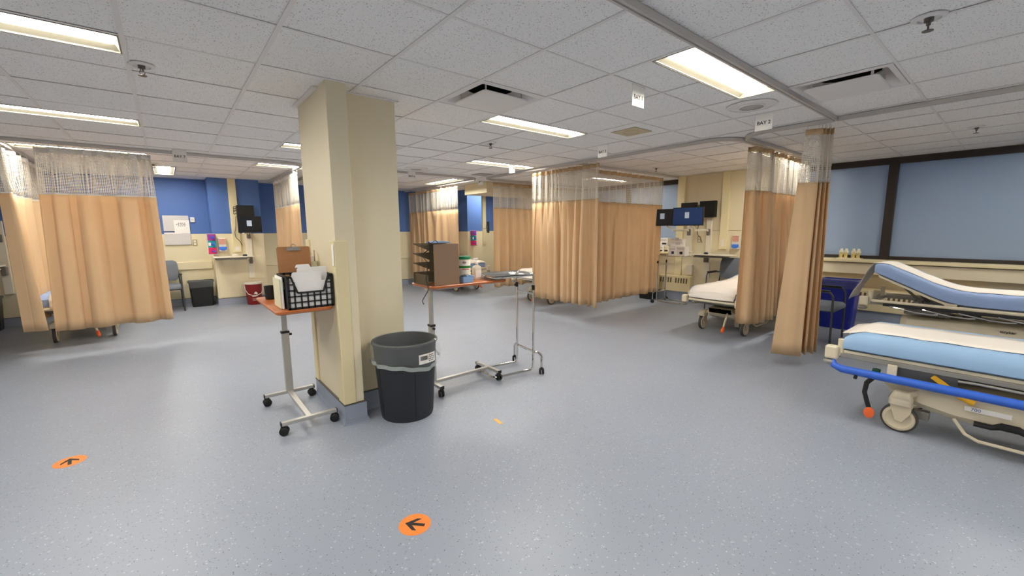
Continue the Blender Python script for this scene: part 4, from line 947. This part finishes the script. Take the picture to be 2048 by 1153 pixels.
# local +y away; world mapping by rotation
stretcher('low stretcher with a blue side rail and pale blue sheet, right foreground', 4.18, .79, R(180), top=.665, sheet='sheet_blue', paper='narrow', rail='blue', near=1)
stretcher('stretcher with raised backrest in front of the window', 6.22, 1.0, R(180), top=.80, raise_=25, hinge=.62, sheet='sheet_dusk', paper='narrow', rail='chrome', near=1, drape=.42, hood_text='stryker')
stretcher('white-covered stretcher in bay two half behind its curtain', 5.50, 2.53, R(-90), top=.645, raise_=-8, hinge=.9, sheet='sheet_dusk', paper='wide', near=1, drape=.09)
stretcher('stretcher with blue sheet behind the loose bay seven curtain', -.97, 7.62, 0, top=.66, raise_=-20, hinge=.9, sheet='sheet_dusk', paper='narrow', near=1, drape=.12)
stretcher('stretcher in bay six behind the cardboard sorter', 5.45, 8.0, 0, top=.70, raise_=-25, hinge=.8, sheet='sheet_dusk', paper='wide', near=1)
stretcher('stretcher with paper cover sticking out of bay four', 5.26, 5.95, R(-90), top=.66, raise_=-10, hinge=.9, sheet='sheet_dusk', paper='wide', near=1, drape=.1)

# ------------------------------------------------------------------ chairs
def chair(label, x, y, rz):
    t = thing('guest_chair', label, 'chair', (x, y, 0), rz, 'grey upholstered guest chairs')   # faces local -y
    q = MB(); q.ring_loft([[(a, b, z) for a, b in rrect(-hw, hw, -hd, hd, .06, 5)] for hw, hd, z in ((.24, .23, .40), (.27, .255, .415), (.27, .255, .45), (.25, .235, .475), (.2, .19, .482))]); q.build('seat', 'chair_fabric', t, smooth=True)
    q = MB(); q.ring_loft([[(a, .24+.10*(z-.5)+b*.026*(1 if True else 1)+.03*(a/.27)**2*-1, z) for a, b in [(-hw, -.6), (-hw*.9, -1), (hw*.9, -1), (hw, -.6), (hw, .6), (hw*.9, 1), (-hw*.9, 1), (-hw, .6)]] for hw, z in ((.20, .53), (.235, .56), (.25, .66), (.25, .80), (.235, .88), (.19, .905))]); q.build('backrest', 'chair_fabric', t, smooth=True)
    for s in (-1, 1):
        MB().tube([(s*.275, -.235, 0), (s*.275, -.225, .60), (s*.275, -.20, .64), (s*.275, -.16, .65), (s*.275, .15, .65), (s*.27, .24, .64)], .012, 8).build('leg', 'chair_frame', t, smooth=True)
        MB().tube([(s*.27, .30, 0), (s*.262, .235, .45), (s*.25, .26, .62), (s*.235, .29, .84)], .012, 8).build('leg', 'chair_frame', t, smooth=True)
        MB().box(s*.275-.02, s*.275+.02, -.19, .13, .655, .675).build('armrest', 'black_plastic', t, bevel=.008)
    MB().tube([(-.275, -.22, .40), (.275, -.22, .40)], .01, 8).build('stretcher_bar', 'chair_frame', t); MB().tube([(-.262, .235, .40), (.262, .235, .40)], .01, 8).build('stretcher_bar', 'chair_frame', t)
    return t
chair('grey guest chair beside the black bin under the posted papers', -.14, 9.85, R(0))
chair('grey guest chair against the pier behind the bay two stretcher', 7.55, 3.22, R(-90))
chair('grey guest chair behind the bunched curtain next to the blue bin', 6.47, 1.62, R(0))

# ------------------------------------------------------------------ bins and bucket
def square_bin(label, x, y, rz, a, b, h, m_, liner=True, name='waste_bin'):
    t = thing(name, label, 'waste bin', (x, y, 0), rz)
    def rr(k, z, r_=.03): return [(p, q_, z) for p, q_ in rrect(-a*k, a*k, -b*k, b*k, r_, 3)]
    MB().ring_loft([rr(.80, 0), rr(.82, .01), rr(.97, h-.03), rr(1.04, h-.028), rr(1.04, h), rr(.97, h), rr(.8, .03)]).build('body', m_, t, smooth=False)
    if liner:
        def wr_(k, z, w_): return [(p*(1+w_*math.sin(i*2.3)), q_*(1+w_*math.sin(i*1.7)), z+.01*math.sin(i*1.1)*(1 if w_ > .01 else 0)) for i, (p, q_) in enumerate(rrect(-a*k, a*k, -b*k, b*k, .03, 6))]
        MB().ring_loft([wr_(.84, .1, .0), wr_(.93, h-.03, .005), wr_(1.0, h+.012, .004), wr_(1.08, h+.004, .008), wr_(1.10, h-.06, .015), wr_(1.07, h-.12, .02)], cap=False).build('liner', 'liner', t, smooth=True)
    return t
square_bin('black square waste bin with clear liner by the grey guest chair', .43, 10.06, 0, .2, .13, .5, 'black_plastic')
square_bin('black waste bin at the far left edge of the picture', -2.17, 9.6, 0, .17, .13, .5, 'black_plastic')
square_bin('black waste bin with liner beside the radiator', 7.6, 4.83, R(90), .17, .13, .5, 'black_plastic')
square_bin('tall blue recycling bin with clear liner under the window sill', 7.42, 1.60, R(90), .22, .17, .70, 'recycle_blue', name='recycling_bin')
t = thing('red_bucket', 'dark red plastic bucket with white lid and handle', 'bucket', (1.24, 9.62, 0))
MB().lathe([(.12, 0), (.124, .006), (.148, .41), (.15, .415)], seg=36).build('body', 'bucket_red', t, smooth=True)
MB().lathe([(.15, .405), (.16, .407), (.161, .44), (.152, .446), (.13, .44), (.0, .439)], seg=36, cap=False).build('lid', 'bucket_lid', t, smooth=True)
MB().tube([(-.152, -.02, .38), (-.15, -.07, .30), (-.11, -.125, .22), (-.04, -.15, .19), (.04, -.15, .19), (.11, -.125, .22), (.15, -.07, .30), (.152, -.02, .38)], .006, 8).build('handle', 'bucket_lid', t, smooth=True)
for k, (z, a0, a1, h) in enumerate(((.165, -112, -72, .012), (.12, -112, -72, .004), (.09, -110, -75, .008))):
    r_ = .13+.024*z/.41*1.0-.001+.0; wrap(.1235+.0248*z/.41+.001, a0, a1, z, z+h).build('print_line', 'paper', t)
q = MB(); r_ = .1235+.0248*.23/.41+.0012
q.ring_loft([[(r_*math.cos(R(a)), r_*math.sin(R(a)), .21+.006*math.sin(k)) for k, a in enumerate(range(-98, -66, 4))], [(r_*math.cos(R(a)), r_*math.sin(R(a)), .215+.045*max(0, math.sin((k)/7*math.pi))) for k, a in enumerate(range(-98, -66, 4))]], closed=False); q.build('emblem', 'paper', t)

# ------------------------------------------------------------------ wall computer stations
def station(label, x, y, rz, mon_off=(0, -.5, 1.565), mon_rot=0, screen='screen_black', box_off=(-.02, 1.83), desk=True, desk_x=(-.62, .02), chan=(.5, 1.62), mon_w=.39, mon_h=.31, cables=True, bh=.11):
    """local: wall plane y=0, station projects toward -y"""
    t = thing('wall_workstation', label, 'workstation', (x, y, 0), rz, 'wall mounted computer stations')
    MB().box(-.05, .05, -.035, 0, *chan).build('wall_channel', 'arm_white', t, bevel=.006)
    # mounting shoulder and monitor arm
    MB().box(-.032, .032, -.075, -.036, 1.30, 1.42).build('arm_clamp', 'arm_grey', t, bevel=.012)
    mx_, my_, mz_ = mon_off
    MB().tube([(0, -.06, 1.38), (0, -.09, 1.40), (mx_*.4-.1, my_*.45, 1.40), (mx_*.5-.08, my_*.5, 1.41)], .017, 8).build('monitor_arm', 'arm_white', t, smooth=True)
    MB().tube([(mx_*.5-.08, my_*.5, 1.38), (mx_*.5-.08, my_*.5, 1.44), (mx_*.8, my_*.85, 1.47), (mx_, my_+.05, mz_-.05)], .014, 8).build('forearm', 'arm_white', t, smooth=True)
    rm = Matrix.Rotation(mon_rot, 3, 'Z')
    mo = MB().obox((0, 0, 0), (mon_w, .035, mon_h)).build('monitor', 'monitor_black', t, bevel=.006, loc=(mx_, my_, mz_), rotz=mon_rot)
    MB().box(-mon_w/2+.012, mon_w/2-.012, -.0195, -.0176, -mon_h/2+.016, mon_h/2-.012).build('screen', screen, mo)
    MB().box(-.05, .03, -.0206, -.0196, -.03, .075).build('screen_window', 'screen_note', mo)
    MB().box(-.04, .04, .018, .05, -.05, .05).build('vesa_plate', 'arm_grey', mo)
    # upper enclosure
    bo = MB().box(box_off[0]-.145, box_off[0]+.145, -.13, -.04, box_off[1]-bh, box_off[1]+bh).build('computer_box', 'monitor_black', t, bevel=.006)
    if cables:
        q = MB()
        for k in range(3): q.tube(smoothpath([(box_off[0]-.145, -.09, box_off[1]-.04+.05*k), (box_off[0]-.19, -.09, box_off[1]-.06+.05*k), (box_off[0]-.185, -.09, box_off[1]-.0+.04*k), (box_off[0]-.15, -.09, box_off[1]+.02+.03*k)]), .006, 6)
        q.build('cable_loops', 'wire_black', bo, smooth=True)
        MB().tube(smoothpath([(box_off[0]-.16, -.06, box_off[1]-.1), (box_off[0]-.18, -.05, 1.5), (box_off[0]-.2, -.05, 1.42), (box_off[0]-.19, -.05, 1.32), (box_off[0]-.13, -.05, 1.24), (box_off[0]-.10, -.05, 1.16)]), .005, 6).build('power_cable', 'wire_black', t, smooth=True)
    if desk:
        d0, d1 = desk_x
        MB().box(d0, d1, -.42, -.10, .945, .965).build('work_surface', 'arm_white', t, bevel=.006)
        MB().box(d0+.03, d1-.12, -.40, -.12, .905, .928).build('keyboard_tray', 'arm_grey', t, bevel=.004)
        for s in (d0+.05, d1-.1): MB().box(s-.006, s+.006, -.38, -.14, .926, .946).build('tray_slide', 'bed_steel', t)
        MB().box(-.03, .03, -.13, -.036, .80, .93).build('desk_clamp', 'arm_grey', t, bevel=.012)
        MB().tube([(0, -.1, .9), (d0*.45, -.22, .90)], .018, 8).build('desk_arm', 'arm_white', t)
        q = MB(); q.lathe([(.03, 0), (.034, .012), (.026, .028), (.01, .033)], (-.12 if d0 < -.3 else .1, -.3, .965), 'z', 18, sx=1.2, sy=.8); q.build('mouse', 'black_plastic', t, smooth=True)
        MB().box(-.32, -.22, -.24, -.16, .965, 1.0).build('scanner_cradle', 'arm_white', t, bevel=.01)
    return t
station('workstation with a dark monitor on the blue wall left of the column', 1.26, 9.846, 0, mon_off=(-.02, -.52, 1.565), screen='screen_black', box_off=(-.02, 1.83), desk_x=(-.62, .02))
station('workstation on the pier whose monitor shows a blue screen', 7.90, 3.76, R(-90), mon_off=(-.08, -.68, 1.645), screen='screen_blue', box_off=(-.01, 1.785), desk_x=(-.12, .56), mon_w=.57, mon_h=.325, bh=.15)
station('workstation behind the blue monitor with a dark angled screen', 7.90, 4.14, R(-90), mon_off=(-.22, -.62, 1.64), mon_rot=R(12), screen='screen_dark', box_off=(0, 1.80), desk=False, chan=(.9, 1.55), mon_w=.52, mon_h=.31, cables=False, bh=.12)
station('workstation half hidden in bay five beside the glove boxes', 6.85, 9.946, 0, mon_off=(.05, -.5, 1.5), mon_rot=R(60), box_off=(-.1, 1.72), desk=False, chan=(.4, 1.68), cables=False)
station('workstation at the far left edge beyond the bay seven curtain', -1.95, 9.846, 0, mon_off=(-.35, -.4, 1.6), box_off=(-.1, 1.85), desk_x=(-.5, .03), cables=True)

# boxes on the loaded stand
for k, (x, y, z, a, b, h, rz, lab) in enumerate(((7.36, 4.16, .93, .07, .13, .16, 4, 'white glove box with a purple patch on the loaded tray stand'), (7.37, 3.99, .93, .09, .13, .17, -6, 'white glove box with a small dark print on the loaded tray stand'),
        (7.39, 4.10, 1.10, .12, .12, .08, 12, 'opened white carton lying on top of the glove boxes'), (7.41, 4.11, 1.182, .13, .11, .06, -8, 'topmost flat white carton of the stack on the tray stand'))):
    t = thing('supply_box', lab, 'box', (x, y, z), R(rz), 'white supply boxes')
    MB().box(-b/2, b/2, -a, a, 0, h).build('carton', 'paper', t, bevel=.003)
    MB().box(-b/2-.001, -b/2, -a*.5, a*.2, .03, .08).build('print_patch', ['navy_print', 'ink', 'grey_print', 'grey_print'][k], t)
    MB().box(-b/2-.001, -b/2, -a*.8, a*.8, h*.7, h*.85).build('print_band', 'grey_print', t)
# things on the bay three sill
for k, (x, y, z, a, b, h, m_, lab) in enumerate(((8.15, 5.16, .95, .05, .07, .29, 'paper', 'tall white and blue tissue box on the window sill by the curtain'), (8.12, 4.86, .95, .12, .13, .12, 'paper', 'low white carton on the sill under the angled monitor'), (8.12, 4.72, .95, .07, .10, .13, 'arm_white', 'small white label printer on the sill by the pier'), (8.16, 4.80, 1.085, .10, .1, .15, 'folder_white', 'upright white box stacked on the sill cartons'))):
    t = thing('sill_box', lab, 'box', (x, y, z)); MB().box(-b, b, -a, a, 0, h).build('carton', m_, t, bevel=.004)
    MB().box(-b-.001, -b, -a*.7, a*.3, h*.1, h*.35).build('print_patch', 'glove_blue' if k == 0 else 'ink', t); MB().box(-b-.001, -b, -a*.7, a*.7, h*.55, h*.85).build('print_panel', 'mask_photo' if k == 0 else 'grey_print', t)
t = thing('keyboard', 'black keyboard on the sill shelf beside the curtain', 'keyboard', (7.83, 4.98, .955)); MB().box(-.08, .08, -.22, .22, 0, .018).build('case', 'black_plastic', t, bevel=.004)
q = MB()
for i in range(5):
    for j in range(14): q.box(-.07+i*.028, -.048+i*.028, -.21+j*.03, -.186+j*.03, .018, .023)
q.build('keys', 'dark', t)
t = thing('sill_shelf', 'narrow cream shelf board carrying the keyboard under the window', 'shelf', (7.9, 4.97, .90)); MB().box(-.16, -.04, -.45, .45, .03, .052).build('board', 'sill', t, bevel=.004); MB().box(-.14, -.035, -.02, .02, -.1, .03).build('bracket', 'cream', t)

# ------------------------------------------------------------------ wall mounted small things
t = thing('paper_holder', 'overlapping white notice sheets in a wall holder next to the bay seven curtain', 'notice papers', (.17, 10.335, 0))
for k, (x0, x1, z0, z1, y, m_) in enumerate(((-.20, .19, 1.66, 1.745, -.012, 'grey_print'), (-.20, .0, 1.45, 1.66, -.014, 'grey_print'), (-.04, .195, 1.40, 1.66, -.02, 'paper'), (-.20, .19, 1.19, 1.41, -.024, 'grey_print'), (-.2, .06, 1.40, 1.425, -.026, 'paper'))):
    MB().box(x0, x1, y-.003, y, z0, z1).build('notice_sheet', m_, t)
q = MB()
for (zz, xs) in ((1.60, (.03, .06, .085, .12)), (1.575, (.0, .03, .07, .1, .125)), (1.55, (.03, .06, .09, .12))):
    for x in xs: q.box(x-.008, x+.009, -.0245, -.0236, zz-.006, zz+.006)
q.build('printed_words', 'ink', t)
MB().box(-.2, .195, -.022, -.001, 1.185, 1.195).build('holder_ledge', 'acrylic', t)
def small_box(name, label, cat, x, y, z, rz, parts):
    t = thing(name, label, cat, (x, y, z), rz)
    for n_, m_, bx_, bv in parts: MB().box(*bx_).build(n_, m_, t, bevel=bv)
    return t
small_box('thermostat', 'small square white thermostat on the blue wall', 'thermostat', .42, YB, 1.62, 0, [('case', 'white_metal', (-.035, .035, -.035, 0, 0, .095), .006), ('dial_window', 'grey_print', (-.015, .015, -.0365, -.035, .04, .06), 0)])
def outlet(x, y, z, rz, lab): small_box('wall_outlet', lab, 'outlet', x, y, z, rz, [('plate', 'outlet_plate', (-.036, .036, -.008, 0, 0, .125), .004), ('socket', 'white_metal', (-.018, .018, -.011, -.008, .015, .055), .004), ('socket', 'white_metal', (-.018, .018, -.011, -.008, .07, .11), .004)])
outlet(.42, 10.34, 1.16, 0, 'double wall outlet below the thermostat'); outlet(7.9, 3.95, 1.16, R(-90), 'double wall outlet between the two pier workstations')
def gloves(x, y, z, rz, lab, side):
    t = thing('glove_dispenser', lab, 'glove boxes', (x, y, z), rz)
    MB().box(-.075, .075, -.002, 0, 0, .40).build('backplate', 'acrylic', t)
    for k, m_ in enumerate(('glove_pink', 'glove_teal', 'glove_purple')):
        b = MB().box(-.06, .06, -.09, -.004, .01+k*.13, .13+k*.13).build('glove_box', m_, t, bevel=.004)
        q = MB(); q.lathe([(.028, 0), (.024, -.004)], (side*.01, -.09, .07+k*.13), 'y', 18, sx=.7); q.build('opening', ['glove_purple', 'glove_blue', 'glove_blue'][k], b)
        MB().box(side*-.058, side*-.02, -.0912, -.09, .04+k*.13, .1+k*.13).build('print_panel', 'paper' if k == 1 else m_, b)
        q = MB()
        for g in range(4): q.tube([(side*.01+.008*g-.012, -.09, .075+k*.13), (side*.015+.012*g-.018, -.115, .07+k*.13-.004*g), (side*.02+.014*g-.02, -.12, .045+k*.13)], [.007, .006, .004], 6)
        q.build('glove_end', 'glove_blue', b, smooth=True)
    MB().box(-.068, .068, -.096, -.09, 0, .018).build('retainer', 'acrylic', t)
gloves(.655, 9.84, 1.0, R(0), 'purple, teal and pink glove boxes beside the left workstation', 1); gloves(6.14, 9.09, 1.02, 0, 'purple, blue and pink glove boxes on the bay five pier', 1)
def maskdisp(x, y, z, rz, lab):
    t = thing('mask_dispenser', lab, 'dispenser', (x, y, z), rz)
    MB().box(-.062, .062, -.06, -.001, 0, .25).build('case', 'white_metal', t, bevel=.012)
    MB().box(-.052, .052, -.062, -.0605, .13, .24).build('picture_panel', 'mask_photo', t)
    q = MB(); q.ring_loft([[(a_, -.062-.02*(1-abs(a_)/.062), z_) for a_ in (-.062, -.03, 0, .03, .062)] for z_ in (.03, .085)], closed=False); o = q.build('mask_edge', 'dispenser_blue', t, smooth=True)
    MB().box(-.06, .06, -.075, -.06, .0, .03).build('tray_lip', 'white_metal', t, bevel=.004)
    q = MB(); q.lathe([(.02, -.066), (.056, -.07), (.06, -.078), (.05, -.088), (.01, -.09)], (0, 0, .05), 'y', 24, sx=.62); q.build('mask', 'dispenser_blue', t, smooth=True)
maskdisp(.82, 9.838, 1.06, 0, 'mask dispenser with a photo panel beside the left glove boxes'); maskdisp(7.9, 3.26, 1.06, R(-90), 'mask dispenser with a photo panel on the pier by the bay two curtain')
small_box('wall_control_box', 'tall white control box on the pier above the radiator', 'control box', 7.895, 4.095, .53, R(-90), [('case', 'white_metal', (-.06, .06, -.05, 0, 0, .20), .004), ('cover', 'arm_white', (-.05, .05, -.054, -.05, .01, .19), .003)])
t = thing('wall_file_holder', 'white wall file holder at the right edge of the column on the blue wall', 'file holder', (4.38, YB-.01, 1.15))
MB().box(-.12, .12, -.03, 0, .18, .48).build('pocket', 'paper', t, bevel=.003); MB().box(-.10, .11, -.05, -.03, .0, .2).build('lower_pocket', 'outlet_plate', t, bevel=.003)
# radiators
def radiator(x, y0, y1, d, lab):
    t = thing('radiator', lab, 'radiator', (x, (y0+y1)/2, 0)); h = (y1-y0)/2
    MB().box(-d, 0, -h, h, .19, .50).build('cover', 'radiator', t, bevel=.006)
    MB().box(-d+.03, -.02, -h+.03, h-.03, .0, .19).build('plinth', 'cove_vinyl', t)
    n = int(2*h/.055)
    for k in range(n-1):
        if k % 6 != 5: q = MB(); y = -h+.06+k*.055; q.prism([(y, .36), (y+.028, .36), (y+.022, .46), (y-.006, .46)], -d-.0015, -d+.0005, 'x'); q.build('louvre', 'slot_dark', t)
radiator(7.875, 4.02, 5.6, .115, 'cream radiator cover with slanted louvres behind the loaded tray stand')
radiator(8.33, .2, 2.4, .3, 'cream radiator cover under the big window behind the stretchers')
# knee models
t = thing('knee_model_stand', 'white base plate with yellow knee joint models on the window sill', 'anatomical model', (8.14, 1.68, .95))
MB().box(-.06, .06, -.155, .155, 0, .014).build('base_plate', 'bone_white', t, bevel=.004)
for y in (-.105, -.045, .045, .105):
    q = MB()
    q.lathe([(.022, .014), (.018, .03), (.016, .05), (.026, .072), (.03, .082), (.026, .088)], (0, y, 0), 'z', 14, sx=.9)
    q.tube([(.01, y+.024, .014), (.012, y+.026, .07)], .007, 8)
    o = q.build('tibia', 'bone', t, smooth=True)
    q = MB()
    for s in (-1, 1): q.lathe([(.006, .088), (.017, .094), (.019, .105), (.015, .118), (.012, .13)], (0, y+s*.014, 0), 'z', 12)
    q.lathe([(.022, .112), (.018, .13), (.016, .155), (.013, .158)], (0, y, 0), 'z', 12, sx=.8)
    q.build('femur', 'bone_white', t, smooth=True)
